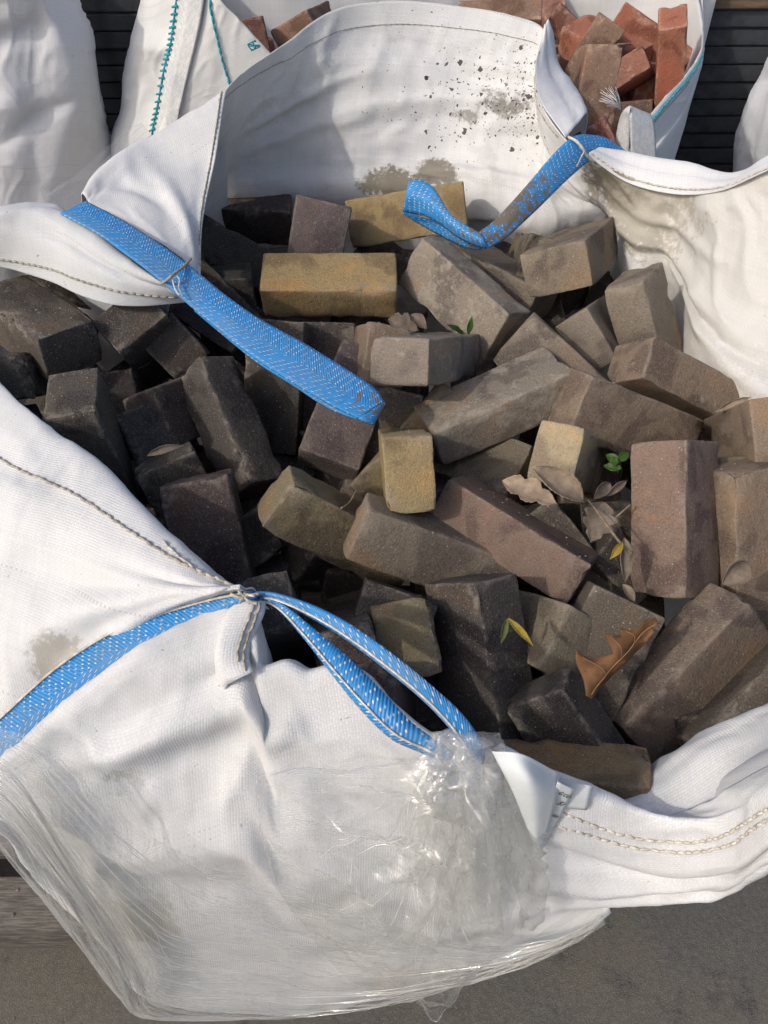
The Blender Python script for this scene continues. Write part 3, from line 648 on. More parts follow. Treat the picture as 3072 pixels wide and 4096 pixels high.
strap('lifting_loop', [W(828, 866, z=.953), W(831, 872, z=.949), W(828, 877, z=.944)], [W(774, 904, z=.953), W(795, 914, z=.947), W(806, 918, z=.941)], M['strap_left'], bag, seed=9, bulge=.002)
kn = smooth_path([W(412, 560, z=1.02), W(395, 578, z=1.028), W(378, 590, z=1.032), W(362, 604, z=1.03), W(350, 612, z=1.016)], 6)
tube_obj('tie_thread', kn, .0022, M['thread'], N1.obj)
for q in ([(372, 598), (376, 618), (384, 634), (390, 640)], [(382, 596), (388, 606), (386, 622), (394, 640)]):
    tube_obj('tie_thread', smooth_path([W(*p, z=1.03 - .004 * i) for i, p in enumerate(q)], 5), .0010, M['thread_pale'], N1.obj)
# back right loop
ua = [(1349, 326), (1310, 300), (1275, 292), (1240, 294), (1212, 316), (1180, 350), (1148, 388), (1104, 438), (1066, 478), (1034, 502)]
la = [(1345, 338), (1312, 336), (1285, 342), (1262, 356), (1238, 376), (1208, 404), (1174, 438), (1130, 480), (1090, 516), (1052, 537)]
ya = [1.34, 1.315, 1.295, 1.27, 1.25, 1.225, 1.20, 1.165, 1.14, 1.12]
N2, o2 = strap('lifting_loop', [W(*p, y=y) for p, y in zip(ua, ya)], [W(*p, y=y - .012) for p, y in zip(la, ya)], M['strap_back'], bag, bulge=.004)
ub = [(1040, 506), (1008, 488), (975, 466), (955, 436), (938, 408), (912, 390), (884, 391)]
lb_ = [(1052, 537), (1018, 526), (985, 508), (950, 482), (918, 466), (893, 461), (869, 456)]
yb = [1.118, 1.13, 1.15, 1.17, 1.185, 1.195, 1.20]
strap('lifting_loop', [W(*p, y=y) for p, y in zip(ub, yb)], [W(*p, y=y - .010) for p, y in zip(lb_, yb)], M['strap_back'], bag, seed=14, bulge=.010)
uc = [(884, 391), (876, 400), (874, 425), (869, 456)]; 
strap('lifting_loop', [W(1045, 530, y=1.125), W(1000, 512, y=1.15), (W(950, 482, y=1.18)), W(905, 468, y=1.20), W(872, 456, y=1.205)], [W(1040, 540, y=1.13), W(995, 530, y=1.155), W(945, 505, y=1.185), W(900, 480, y=1.205), W(872, 462, y=1.207)], M['strap_back'], bag, seed=15)
tube_obj('tie_thread', smooth_path([W(1228, 296, y=1.262), W(1245, 305, y=1.245), W(1258, 320, y=1.238), W(1266, 334, y=1.24), W(1278, 346, y=1.25)], 6), .0024, M['thread_pale'], N2.obj)
tube_obj('tie_thread', smooth_path([W(1252, 318, y=1.24), W(1262, 326, y=1.236), W(1256, 338, y=1.236), W(1250, 352, y=1.24), W(1246, 360, y=1.245)], 6), .0012, M['thread_pale'], N2.obj)
# front left loop
u3 = [(-70, 1600), (0, 1556), (60, 1502), (130, 1441), (230, 1376), (330, 1336), (430, 1306), (510, 1287), (552, 1281)]
l3 = [(-50, 1705), (0, 1662), (60, 1613), (125, 1558), (205, 1488), (300, 1422), (400, 1366), (490, 1322), (556, 1293)]
z3 = [.80, .828, .85, .872, .90, .925, .948, .966, .974]
N3, o3 = strap('lifting_loop', [W(*p, z=z + .012) for p, z in zip(u3, z3)], [W(*p, z=z - .004) for p, z in zip(l3, z3)], M['strap_front'], bag, bulge=.004)
tube_obj('piping', [N3.at(t / 60, .01, .003) for t in range(61)], .0015, M['thread_pale'], N3.obj)
uA = [(548, 1279), (600, 1283), (680, 1309), (760, 1351), (850, 1414), (930, 1479), (1000, 1545), (1036, 1598), (1047, 1636), (1038, 1652)]
mA = [(549, 1285), (600, 1292), (680, 1327), (760, 1377), (850, 1445), (920, 1505), (974, 1561), (1008, 1608), (1026, 1644), (1030, 1657)]
iA = [(550, 1287), (602, 1297), (680, 1336), (763, 1389), (850, 1456), (917, 1513), (970, 1568), (1005, 1614), (1024, 1647), (1029, 1659)]
zA = [.975, .988, 1.005, 1.018, 1.02, 1.012, .996, .978, .962, .955]
Ra = [[W(*p, z=z) for p, z in zip(uA, zA)], [W(*p, z=z - .008) for p, z in zip(mA, zA)], [W(*p, z=z - .024) for p, z in zip(iA, zA)]]
NA = Net(Ra, .005, .2, seed=17, fade=(0, 0, 0, 0), amp=(.003, .001, .0003)); NA.build('lifting_loop', M['strap_front'], bag, .003)
tube_obj('piping', [NA.at(t / 60, .5, .0020) for t in range(59)], .0012, M['thread_pale'], NA.obj)
uB = [(552, 1285), (610, 1304), (690, 1368), (765, 1432), (832, 1500), (890, 1560), (940, 1598), (985, 1630)]
mB = [(551, 1289), (602, 1310), (664, 1376), (722, 1446), (784, 1516), (852, 1582), (918, 1614), (968, 1640)]
iB = [(550, 1291), (600, 1313), (662, 1382), (722, 1458), (782, 1532), (848, 1594), (912, 1624), (962, 1650)]
zB = [.972, .975, .98, .984, .982, .972, .96, .95]
Rb = [[W(*p, z=z) for p, z in zip(uB, zB)], [W(*p, z=z - .004) for p, z in zip(mB, zB)], [W(*p, z=z - .012) for p, z in zip(iB, zB)]]
NB = Net(Rb, .005, .2, seed=18, fade=(0, 0, 0, 0), amp=(.003, .001, .0003)); NB.build('lifting_loop', M['strap_front'], bag, .003)
tube_obj('piping', [NB.at(t / 60, .5, .0020) for t in range(59)], .0011, M['thread_pale'], NB.obj)
for q in ([(498, 1283), (520, 1291), (535, 1287), (560, 1283)], [(515, 1276), (528, 1290), (540, 1300), (556, 1304)], [(530, 1280), (526, 1292), (518, 1302)]):
    tube_obj('tie_thread', smooth_path([W(*p, z=.985) for p in q], 5), .0016, M['thread'], N3.obj)

# ------------------------------------------------------------------ stretch wrap round the front of the bag
fw = empty('stretch_wrap', (0, .2, .14)); tag(fw, 'torn clear stretch wrap clinging to the lower front of the brick bag', 'plastic wrap')
tp = [(-80, 1555), (60, 1592), (143, 1660), (240, 1742), (350, 1820), (450, 1862), (553, 1890), (700, 1935), (850, 1988), (980, 2030), (1110, 2046), (1215, 2022), (1300, 1975)]
bt = [(-80, 1720), (0, 1800), (92, 1918), (192, 2048), (270, 2146), (316, 2194), (500, 2197), (650, 2192), (800, 2169), (960, 2124), (1100, 2082), (1222, 2030), (1304, 1979)]
rows = []
for k in range(6):
    t = k / 5
    rows.append([W(p[0] + (q[0] - p[0]) * t, p[1] + (q[1] - p[1]) * t, y=FY(p[1] + (q[1] - p[1]) * t) - .016) for p, q in zip(tp, bt)])
FB = Net(rows + [[p + Vector((.015, .12, -.06)) for p in rows[-1]]], .006, .9, seed=101, fade=(1, 0, 0, 0), amp=(.004, .003, .001), aniso=6, rot=-.25)
FB.build('tight_band', M['film_tight'], fw, 0)
gr_ = [[(555, 1665), (650, 1640), (760, 1655), (880, 1632), (965, 1600)], [(562, 1762), (680, 1760), (800, 1762), (905, 1752), (1000, 1722)], [(592, 1882), (702, 1885), (822, 1874), (935, 1872), (1060, 1852)],
       [(640, 1962), (742, 1992), (852, 2002), (955, 2002), (1100, 1972)], [(705, 2062), (792, 2084), (884, 2106), (955, 2112), (1066, 2062)], [(800, 2130), (850, 2140), (900, 2148), (940, 2196), (1000, 2110)]]
rk = random.Random(5)
rad_ = [(1.0, rk.uniform(.12, .40), rk.uniform(.25, .8), rk.uniform(.05, .95), rk.uniform(.012, .03), rk.choice((-1, 1)) * rk.uniform(.006, .016)) for _ in range(30)]
FS = Net([[W(*p, y=FY(p[1]) - .026) for p in r] for r in gr_], .004, 1.7, seed=103, fade=(0, 0, 0, 0), amp=(.009, .007, .0018), aniso=1.6, rot=.8, creases=rad_)
FS.build('loose_sheet', M['film'], fw, 0)
for si, (off, am, dx) in enumerate(((.028, 1.0, -22), (.042, 1.4, 2), (.034, 1.2, -48))):
    gb = [[(938, 1590), (972, 1572), (1002, 1588), (1044, 1612)], [(952, 1640), (988, 1630), (1020, 1640), (1064, 1664)], [(965, 1722), (1012, 1712), (1050, 1716), (1100, 1744)], [(962, 1802), (1020, 1796), (1068, 1806), (1118, 1834)],
          [(975, 1900), (1035, 1892), (1085, 1902), (1132, 1922)], [(1000, 1985), (1055, 1990), (1090, 1996), (1124, 1998)]]
    ck_ = random.Random(60 + si); cr_ = [(ck_.uniform(.1, .9), 0.0, ck_.uniform(0, 1), ck_.uniform(.4, 1.0), ck_.uniform(.02, .05), ck_.choice((-1, 1)) * ck_.uniform(.006, .016)) for _ in range(16)]
    FN = Net([[W(p[0] + dx * (k / 5), p[1], y=FY(p[1]) - (off if 0 < i < 3 else .018)) for i, p in enumerate(r)] for k, r in enumerate(gb)], .0032, am, seed=105 + si, fade=(0, 0, 0, 0), amp=(.010, .010, .002), aniso=.8, anv=1.8, creases=cr_)
    FN.build('bunched_knot', M['film_bunch'], fw, 0)
def film_creases(net, lines, name, seed, rmax=.0014):
    r_ = random.Random(seed); V, F = [], []
    for (u0, v0, u1, v1) in lines:
        n_ = 14; ph = r_.uniform(0, 6); am = r_.uniform(.002, .012); k0 = r_.uniform(.4, 1) * rmax
        path = [net.at(u0 + (u1 - u0) * i / n_ + am * .5 * math.sin(ph + i * .5), v0 + (v1 - v0) * i / n_ + am * math.sin(ph * 2 + i * .7), .0012) for i in range(n_ + 1)]
        v, f = tube(path, [k0 * (.25 + .75 * math.sin(math.pi * (i + .3) / (n_ + .6))) for i in range(n_ + 1)], 5); o = len(V); V += v; F += [tuple(q + o for q in ff) for ff in f]
    o = mesh_obj(name, V, F, M['film_crease'], net.obj); o['kind'] = 'stuff'; return o
rc_ = random.Random(77)
film_creases(FB, [(u, v, min(1, u + rc_.uniform(.12, .5)), min(.84, v + rc_.uniform(-.02, .30))) for u, v in [(rc_.uniform(0, .75), rc_.uniform(.02, .8)) for _ in range(110)]], 'taut_creases', 1, .0010)
film_creases(FB, [(.0 + rc_.uniform(0, .06), rc_.uniform(.2, .8), rc_.uniform(.38, .52), rc_.uniform(.70, .86)) for _ in range(50)], 'taut_creases', 2, .0012)
film_creases(FS, [(1.0, rc_.uniform(.05, .4), rc_.uniform(.1, .75), rc_.uniform(.05, .9)) for _ in range(26)], 'loose_creases', 3, .0010)
film_creases(FS, [(u, v, u + rc_.uniform(-.2, .25), v + rc_.uniform(.1, .3)) for u, v in [(rc_.uniform(.1, .8), rc_.uniform(.3, .65)) for _ in range(24)]], 'loose_creases', 4, .0010)
film_creases(FS, [(.0, .02, .0, .98), (.0, .01, .98, .01), (.02, .99, .98, .99), (.0, .5, .3, .99), (.15, .62, .55, .98)], 'sheet_edge', 5, .0011)
# thin veil along the back left rim
vr = [[W(120, 448, y=1.10), W(190, 405, y=1.16), W(262, 340, y=1.23), W(330, 292, y=1.27)], [W(170, 462, y=1.07), W(205, 440, y=1.12), W(272, 360, y=1.2), W(335, 305, y=1.25)]]
Net([[p + Vector((-.02, .02, .012)) for p in vr[0]], [a.lerp(b, .5) for a, b in zip(*vr)], vr[1]], .006, .6, seed=107, fade=(0,) * 4).build('veil', M['film'], fw, 0)
BRICKS = [  # centre, rotation, size (m), colour, label
 ((0.044, 1.326, 0.911), (-0.0325, -0.0899, -0.5383, 0.8373), (0.213, 0.082, 0.063), 'yel', 'yellow brick lying against the white back cloth behind the twisted blue loop'),
 ((-0.09, 1.095, 0.901), (-0.0012, -0.0015, 0.9919, 0.1274), (0.216, 0.083, 0.062), 'yel', 'yellow brick with rough cracked front lying level, pale mossy top, left of centre'),
 ((0.128, 1.059, 0.901), (0.4032, -0.1709, -0.5432, 0.7163), (0.209, 0.088, 0.06), 'gryd', 'large grey-brown brick smeared with pale mortar dust, grass blade at its foot'),
 ((0.206, 1.2, 0.855), (0.0989, -0.3651, -0.9183, 0.117), (0.204, 0.086, 0.063), 'gry', 'grey-brown brick lying along the upper side of the dust-smeared brick'),
 ((0.325, 1.165, 0.915), (-0.8127, 0.2496, 0.0122, -0.5263), (0.207, 0.106, 0.071), 'gry3', 'olive-brown brick standing against the cloth right of the blue strap bend'),
 ((0.431, 1.003, 0.863), (0.8252, 0.1173, 0.4756, -0.2813), (0.2, 0.083, 0.065), 'gry', 'brown brick with a sunlit chipped edge leaning on the right white cloth'),
 ((0.359, 1.043, 0.843), (-0.2152, 0.8155, 0.4186, -0.3367), (0.196, 0.091, 0.058), 'gry', 'brown brick with a reddish chipped corner below the one leaning on the cloth'),
 ((0.452, 0.89, 0.851), (-0.8843, 0.3962, -0.2223, -0.1081), (0.196, 0.085, 0.063), 'brn', 'sandy brown brick with black specks along its end, beside the right white cloth'),
 ((0.342, 0.781, 0.871), (-0.4863, 0.8412, -0.0758, -0.2239), (0.203, 0.084, 0.062), 'brn', 'broad brown sanded brick lying behind the gold block, right of the long grey brick'),
 ((0.26, 0.724, 0.851), (-0.3865, 0.7464, 0.1251, -0.5272), (0.221, 0.074, 0.056), 'gold', 'short golden sanded brick end with a curled dry leaf at its foot'),
 ((0.166, 0.597, 0.841), (-0.1577, 0.2672, 0.9083, -0.2805), (0.196, 0.084, 0.059), 'redb', 'long reddish-brown sanded brick lying diagonally in the centre of the pile'),
 ((0.16, 0.814, 0.875), (-0.9747, 0.0782, 0.1353, -0.1597), (0.208, 0.089, 0.06), 'gryd', 'long grey brick with dusty pale top lying above the golden block'),
 ((0.027, 0.685, 0.879), (-0.2787, 0.6369, 0.332, -0.6376), (0.199, 0.09, 0.058), 'yel2', 'upright yellow brick between the blue loop end and the long grey brick'),
 ((-0.053, 0.843, 0.841), (-0.7806, -0.2138, 0.0733, -0.5827), (0.187, 0.089, 0.062), 'prp', 'purple-grey brick under the end of the left blue loop'),
 ((0.066, 0.883, 0.91), (0.8121, -0.2223, 0.1586, 0.5157), (0.215, 0.084, 0.062), 'gry2', 'pale grey-brown brick seen end on, mud-stained right side, top of the pile'),
 ((0.359, 0.594, 0.88), (0.7128, 0.0102, 0.4844, -0.5071), (0.181, 0.089, 0.068), 'redb', 'upright red-brown brick with a dark grey right side near the right edge'),
 ((0.351, 0.428, 0.792), (-0.5107, 0.7766, 0.3682, 0.02), (0.198, 0.084, 0.06), 'brn2', 'large brown brick at lower right with the big orange leaf on its left edge'),
 ((0.113, 0.43, 0.81), (-0.5573, 0.5112, -0.6522, 0.0522), (0.195, 0.088, 0.063), 'cha', 'dark charcoal sanded brick pointing at the front, behind the hanging blue loop'),
 ((0.17, 0.287, 0.795), (-0.0162, 0.1687, 0.5045, -0.8466), (0.199, 0.087, 0.064), 'yel3', 'tan brick lying along the front rim behind the white label'),
 ((0.22, 0.324, 0.787), (0.5397, -0.6941, 0.474, 0.0488), (0.189, 0.074, 0.052), 'cha', 'dark brick with a rough black front face left of the big orange leaf'),
 ((0.175, 0.498, 0.782), (-0.4346, -0.3414, -0.823, -0.1314), (0.198, 0.077, 0.063), 'oliv2', 'grey-green brick with two narrow willow leaves on it'),
 ((0.058, 0.575, 0.837), (0.5497, -0.8061, 0.1482, 0.1612), (0.202, 0.073, 0.051), 'gry', 'grey-brown sanded brick tucked under the reddish diagonal brick'),
 ((-0.044, 0.644, 0.766), (0.6883, -0.6357, -0.0142, 0.3491), (0.185, 0.07, 0.052), 'drk', 'small dark grey brick end below the olive brick'),
 ((-0.053, 0.606, 0.841), (-0.531, 0.7741, -0.193, -0.2855), (0.205, 0.07, 0.057), 'oliv', 'olive-brown brick with a worn corner below the strap-covered purple brick'),
 ((-0.213, 0.573, 0.829), (0.3143, -0.7067, 0.5511, 0.3131), (0.2, 0.082, 0.062), 'prp2', 'large purplish dark brick standing beside the front left rim'),
 ((-0.258, 0.656, 0.798), (-0.3207, 0.746, -0.4139, -0.4115), (0.198, 0.08, 0.063), 'drk', 'dark brick with a flaked top edge behind the large purplish brick'),
 ((-0.218, 0.775, 0.865), (-0.5395, 0.0742, 0.5251, -0.654), (0.192, 0.069, 0.059), 'cha', 'long slate-dark brick with pale scratches sloping down in the shaded left'),
 ((-0.287, 0.853, 0.846), (-0.3303, 0.7686, 0.3829, -0.3918), (0.197, 0.085, 0.062), 'prp2', 'dark brick with a thin reddish edge left of the long slate brick'),
 ((-0.383, 0.715, 0.878), (-0.7211, 0.0675, -0.6838, -0.088), (0.201, 0.087, 0.062), 'drk', 'dark square-looking brick above the front left rim in the shade'),
 ((-0.521, 0.933, 0.93), (-0.0015, 0.3637, 0.9297, -0.0578), (0.2, 0.085, 0.067), 'drk', 'big dark rounded brick under the left white flap'),
 ((0.273, 1.248, 0.858), (0.4716, -0.5387, -0.2594, 0.6482), (0.203, 0.085, 0.063), 'oliv2', 'olive brick peeping out just right of the blue strap bend'),
 ((-0.022, 0.953, 0.858), (-0.3214, 0.5279, 0.2856, -0.7324), (0.212, 0.085, 0.063), 'brn', 'brown brick corner pointing up behind the pale end-on brick'),
 ((0.273, 0.892, 0.858), (-0.4839, 0.7987, -0.3461, -0.0903), (0.201, 0.09, 0.063), 'gry', 'grey brick with a pointed corner above the long grey brick'),
 ((0.235, 0.425, 0.791), (0.4732, 0.24, 0.2644, -0.8054), (0.199, 0.085, 0.063), 'drk2', 'dark sanded brick with a sandy patch under the big orange leaf'),
 ((-0.547, 0.901, 0.867), (0.6386, -0.2252, 0.1632, 0.7175), (0.2, 0.085, 0.063), 'drk', 'dark brick cut by the left edge of the picture above the front rim'),
 ((-0.544, 1.127, 0.877), (-0.1911, 0.1165, 0.832, -0.5076), (0.2, 0.085, 0.063), 'cha', 'dark brick sliver directly under the stitched edge of the left flap'),
 ((-0.375, 0.976, 0.864), (0.5379, 0.4481, 0.7079, -0.0935), (0.201, 0.087, 0.064), 'cha', 'dark brick end hanging below the lowest point of the left flap'),
 ((-0.345, 1.009, 0.844), (-0.0901, 0.6018, 0.6123, -0.5048), (0.199, 0.079, 0.065), 'cha', 'dark brick end beside the deep hole in the shaded left'),
 ((-0.308, 1.082, 0.858), (0.2397, -0.1927, -0.8682, 0.3893), (0.2, 0.085, 0.063), 'cha', 'dark brick passing under the left blue strap near its knot'),
 ((-0.304, 1.284, 0.847), (0.2201, -0.122, -0.9434, -0.216), (0.2, 0.084, 0.063), 'cha', 'dark sloping brick right of the corner flap below the back cloth'),
 ((-0.292, 1.433, 0.858), (0.0112, 0.054, -0.7959, 0.6029), (0.2, 0.085, 0.063), 'prp2', 'dark maroon brick lying at the back left against the white cloth'),
 ((-0.127, 1.202, 0.883), (0.5502, 0.3006, 0.4564, -0.6314), (0.203, 0.093, 0.063), 'prp', 'dark grey-purple brick leaning between the two yellow bricks at the back'),
 ((-0.292, 1.161, 0.827), (0.3105, -0.2429, -0.8416, 0.3692), (0.2, 0.085, 0.063), 'cha', 'thin dark brick edge running along the upper side of the left blue strap'),
 ((-0.169, 0.901, 0.842), (-0.3358, 0.585, -0.6584, -0.334), (0.194, 0.085, 0.063), 'drk', 'dark brown brick dropping below the left blue strap right of the slate brick'),
 ((-0.091, 0.939, 0.809), (-0.6353, -0.2942, -0.3804, 0.6043), (0.2, 0.085, 0.063), 'drk2', 'dim brown brick deep below the level yellow brick'),
 ((-0.005, 0.803, 0.789), (0.299, -0.5343, 0.7258, 0.3135), (0.199, 0.085, 0.063), 'drk', 'dim brick in the gap right of the left blue loop end'),
 ((0.034, 0.785, 0.812), (0.8224, -0.3738, -0.3367, 0.2657), (0.2, 0.084, 0.063), 'oliv', 'dim yellowish brick half hidden left of the upright yellow brick'),
 ((0.116, 0.778, 0.797), (0.1288, 0.2823, 0.9407, 0.1373), (0.199, 0.087, 0.063), 'oliv2', 'dark olive brick wedged beneath the long grey brick'),
 ((0.506, 0.742, 0.876), (-0.2401, 0.726, 0.2647, -0.5876), (0.212, 0.085, 0.063), 'brn', 'brown brick cut by the right edge of the picture below the right cloth'),
 ((0.467, 0.636, 0.802), (0.6601, -0.2714, 0.651, -0.2585), (0.199, 0.085, 0.063), 'oliv2', 'narrow strip of olive brick right of the upright red-brown brick'),
 ((0.459, 0.582, 0.841), (0.7085, 0.2576, 0.3816, -0.5348), (0.201, 0.085, 0.063), 'brn', 'dusty brown brick cut by the right edge beside the upright red-brown brick'),
 ((0.428, 0.392, 0.809), (-0.7881, 0.4955, 0.3182, -0.1795), (0.2, 0.085, 0.063), 'drk2', 'dark brick at the lower right edge next to the front cloth'),
 ((0.263, 0.589, 0.776), (-0.8421, 0.3002, -0.3622, 0.2638), (0.2, 0.085, 0.063), 'drk2', 'dark brick behind the diagonal reddish brick under the dry leaves'),
 ((0.326, 0.678, 0.757), (-0.2851, 0.7658, 0.2289, -0.529), (0.2, 0.084, 0.063), 'drk', 'dark brick under the twig left of the upright red-brown brick'),
 ((0.28, 0.615, 0.734), (-0.0993, -0.5738, -0.5241, 0.6214), (0.199, 0.085, 0.063), 'drk', 'dark brick in the gap below the yellow leaf twig'),
 ((-0.044, 0.449, 0.808), (0.1613, -0.65, -0.344, 0.6582), (0.203, 0.085, 0.063), 'prp2', 'dark maroon brick seen between the two strands of the front blue loop'),
 ((0.021, 0.48, 0.792), (-0.1383, 0.6785, 0.2894, -0.6608), (0.2, 0.085, 0.063), 'oliv', 'mossy olive brick left of the dark charcoal front brick'),
 ((-0.136, 0.462, 0.822), (-0.5037, 0.5023, -0.3446, -0.6125), (0.2, 0.085, 0.063), 'cha', 'dark brick just behind the gathered front corner of the bag'),
 ((-0.0, 0.389, 0.782), (-0.1615, 0.7459, 0.1592, -0.6263), (0.206, 0.085, 0.063), 'prp2', 'dark brick below the hanging front loop beside the front cloth crest'),
 ((-0.234, 0.587, 0.782), (0.2472, -0.1922, 0.8828, -0.3501), (0.2, 0.085, 0.063), 'cha', 'dark brick deep between the purplish brick and the small grey brick end'),
 ((-0.414, 0.853, 0.779), (-0.3099, 0.6825, -0.5627, -0.3486), (0.2, 0.085, 0.063), 'cha', 'dark brick at the bottom of the deep hole in the shaded left'),
 ((-0.446, 0.732, 0.807), (-0.04, -0.0145, 0.9259, -0.3755), (0.2, 0.085, 0.063), 'drk2', 'dim brown brick touching the front left rim beside the flaked brick'),
 ((-0.36, 0.807, 0.806), (-0.0838, 0.5508, 0.45, -0.6979), (0.212, 0.085, 0.063), 'cha', 'dark sliver of brick right of the square-looking brick'),
 ((0.007, 0.519, 0.783), (-0.1988, -0.6655, -0.5859, 0.4175), (0.2, 0.085, 0.063), 'cha', 'dark brick in the gap under the grey-brown sanded brick'),
 ((0.418, 1.6, 1.007), (0.6698, -0.0873, 0.721, -0.1548), (0.197, 0.11, 0.067), 'rtan', 'tan and brown brick leaning steeply, left part of the red pile'),
 ((0.545, 1.868, 0.972), (-0.2757, -0.1555, -0.904, 0.2872), (0.136, 0.092, 0.052), 'rbrn', 'brownish red brick lying diagonally in front of the red pile'),
 ((0.534, 2.013, 0.992), (-0.0221, 0.4365, 0.8944, 0.0948), (0.201, 0.094, 0.067), 'rora', 'flat orange-red brick in the middle of the red pile with a stick on it'),
 ((0.637, 2.013, 1.0), (-0.6295, 0.7286, -0.2644, -0.0549), (0.195, 0.091, 0.068), 'rora', 'orange-red brick with pale flecks at the top of the red pile'),
 ((0.64, 1.83, 1.011), (-0.7772, -0.1352, -0.6142, 0.0216), (0.199, 0.095, 0.057), 'rora', 'tall orange-red brick standing at the right of the red pile'),
 ((0.626, 1.91, 0.889), (-0.6485, 0.0017, -0.7448, 0.1573), (0.199, 0.094, 0.068), 'rpnk', 'red brick with a pale worn end touching the right rim'),
 ((0.466, 2.215, 0.996), (-0.1623, 0.7536, 0.5819, -0.259), (0.197, 0.073, 0.059), 'rbrn', 'dark red pitted brick at the left of the red pile'),
 ((0.447, 2.427, 1.01), (0.4846, -0.329, -0.7599, 0.2818), (0.2, 0.095, 0.068), 'rbrn', 'red brick standing at the back left of the red pile'),
 ((0.292, 2.136, 1.01), (0.0012, -0.095, -0.8631, 0.496), (0.2, 0.095, 0.068), 'rtan', 'brownish brick at the far left of the red pile above the white rim'),
 ((0.42, 1.546, 0.95), (0.7136, -0.3477, -0.079, 0.603), (0.2, 0.095, 0.068), 'rred', 'small dark red brick just above the blue strap on the rim'),
 ((0.581, 1.836, 0.9), (-0.7957, 0.1621, -0.0639, -0.5801), (0.2, 0.095, 0.068), 'rtan', 'brown brick low in the red pile above the white webbing loop'),
 ((0.797, 2.485, 1.01), (-0.8615, -0.3505, 0.0764, -0.3592), (0.2, 0.095, 0.068), 'rora', 'red brick at the very top right of the red pile'),
 ((0.469, 1.928, 0.977), (-0.5141, -0.0416, -0.843, 0.1525), (0.208, 0.095, 0.068), 'rtan', 'small brown brick end peeping over the flat orange brick'),
 ((0.383, 1.951, 0.95), (-0.4871, 0.6098, 0.3671, -0.5061), (0.2, 0.095, 0.068), 'rbrn', 'small brick left of the leaning tan brick, by the rim'),
 ((-0.176, 1.934, 1.051), (-0.7295, 0.2211, 0.0973, -0.64), (0.204, 0.095, 0.068), 'rtan2', 'big tan brick with a cracked face behind the left end of the back cloth'),
 ((-0.278, 1.817, 1.0), (-0.7549, 0.1256, -0.6431, 0.0277), (0.2, 0.095, 0.068), 'rbrn', 'purplish brick left of the big tan brick behind the back cloth'),
]
FILL = {   # bricks low in the pile that show in the gaps
 (0, 2, 3): 'dark brick low in the gap between the worn olive brick and the gathered-corner brick',
 (0, 6, 3): 'dark brick low in the gap between the pale end-on brick and the level yellow brick',
 (0, 7, 5): 'dark brick low in the gap between the strap-bend block and the cloth-leaning brick',
 (0, 3, 5): 'dark brick low in the gap between the golden brick end and the broad brown brick',
 (0, 3, 2): 'dark brick low in the gap between the worn olive brick and the long slate brick',
 (0, 0, 3): 'dark brick low in the gap between the mossy olive brick and the charcoal front brick',
 (0, 2, 2): 'dark brick low in the gap between the gathered-corner brick and the purplish rim brick',
 (0, 6, 5): 'dark brick low in the gap between the strap-bend block and the dust-smeared brick',
 (0, 6, 6): 'dark brick low in the gap between the strap-bend block and the black-specked sandy brick',
 (0, 1, 5): 'dark brick low in the gap between the large brown brick and the upright red-brown brick',
 (0, 2, 5): 'dark brick low in the gap between the diagonal reddish brick and the golden brick end',
 (0, 0, 5): 'dark brick low in the gap between the large brown brick and the lower right-edge brick',
 (0, 7, 4): 'dark brick low in the gap between the back yellow brick and the dust-smeared brick',
 (0, 6, 2): 'dark brick low in the gap between the under-strap brick and the long slate brick',
 (0, 7, 3): 'dark brick low in the gap between the back yellow brick and the level yellow brick',
 (0, 3, 3): 'dark brick low in the gap between the strap-covered purple brick and the worn olive brick',
 (0, 0, 4): 'dark brick low in the gap between the charcoal front brick and the black-faced brick',
 (0, 3, 1): 'dark brick low in the gap between the flaked dark brick and the long slate brick',
 (0, 2, 4): 'dark brick low in the gap between the diagonal reddish brick and the willow-leaf brick',
 (0, 3, 4): 'dark brick low in the gap between the diagonal reddish brick and the upright yellow brick',
 (0, 3, 6): 'dark brick low in the gap between the broad brown brick and the upright red-brown brick',
 (0, 4, 5): 'dark brick low in the gap between the golden brick end and the long grey brick',
 (0, 5, 0): 'dark brick low in the gap between the square-looking dark brick and the big rounded brick',
 (0, 1, 3): 'dark brick low in the gap between the gathered-corner brick and the mossy olive brick',
 (0, 5, 4): 'dark brick low in the gap between the long grey brick and the pale end-on brick',
 (1, 3, 4): 'red brick low in the gap between the pitted red brick and the leaning tan brick',
 (0, 5, 3): 'dark brick low in the gap between the pale end-on brick and the upright yellow brick',
 (1, 2, 5): 'red brick low in the gap between the small red brick and the leaning tan brick',
 (0, 1, 4): 'dark brick low in the gap between the charcoal front brick and the grey-brown sanded brick',
 (0, 1, 6): 'dark brick low in the gap between the large brown brick and the dusty right-edge brick',
 (0, 7, 2): 'dark brick low in the gap between the maroon back brick and the grey-purple back brick',
 (0, 4, 6): 'dark brick low in the gap between the black-specked sandy brick and the broad brown brick',
 (0, 4, 4): 'dark brick low in the gap between the long grey brick and the dust-smeared brick',
 (1, 4, 5): 'red brick low in the gap between the pitted red brick and the back red brick',
 (0, 1, 2): 'dark brick low in the gap between the worn olive brick and the purplish rim brick',
 (1, 1, 4): 'red brick low in the gap between the small red brick and the diagonal red brick',
 (0, 4, 1): 'dark brick low in the gap between the long slate brick and the red-edged dark brick',
 (1, 4, 0): 'red brick low in the gap between the purplish brick and the cracked tan brick',
 (1, 0, 4): 'red brick low in the gap between the small red brick and the flat orange-red brick',
 (0, 5, 2): 'dark brick low in the gap between the under-strap brick and the red-edged dark brick',
}

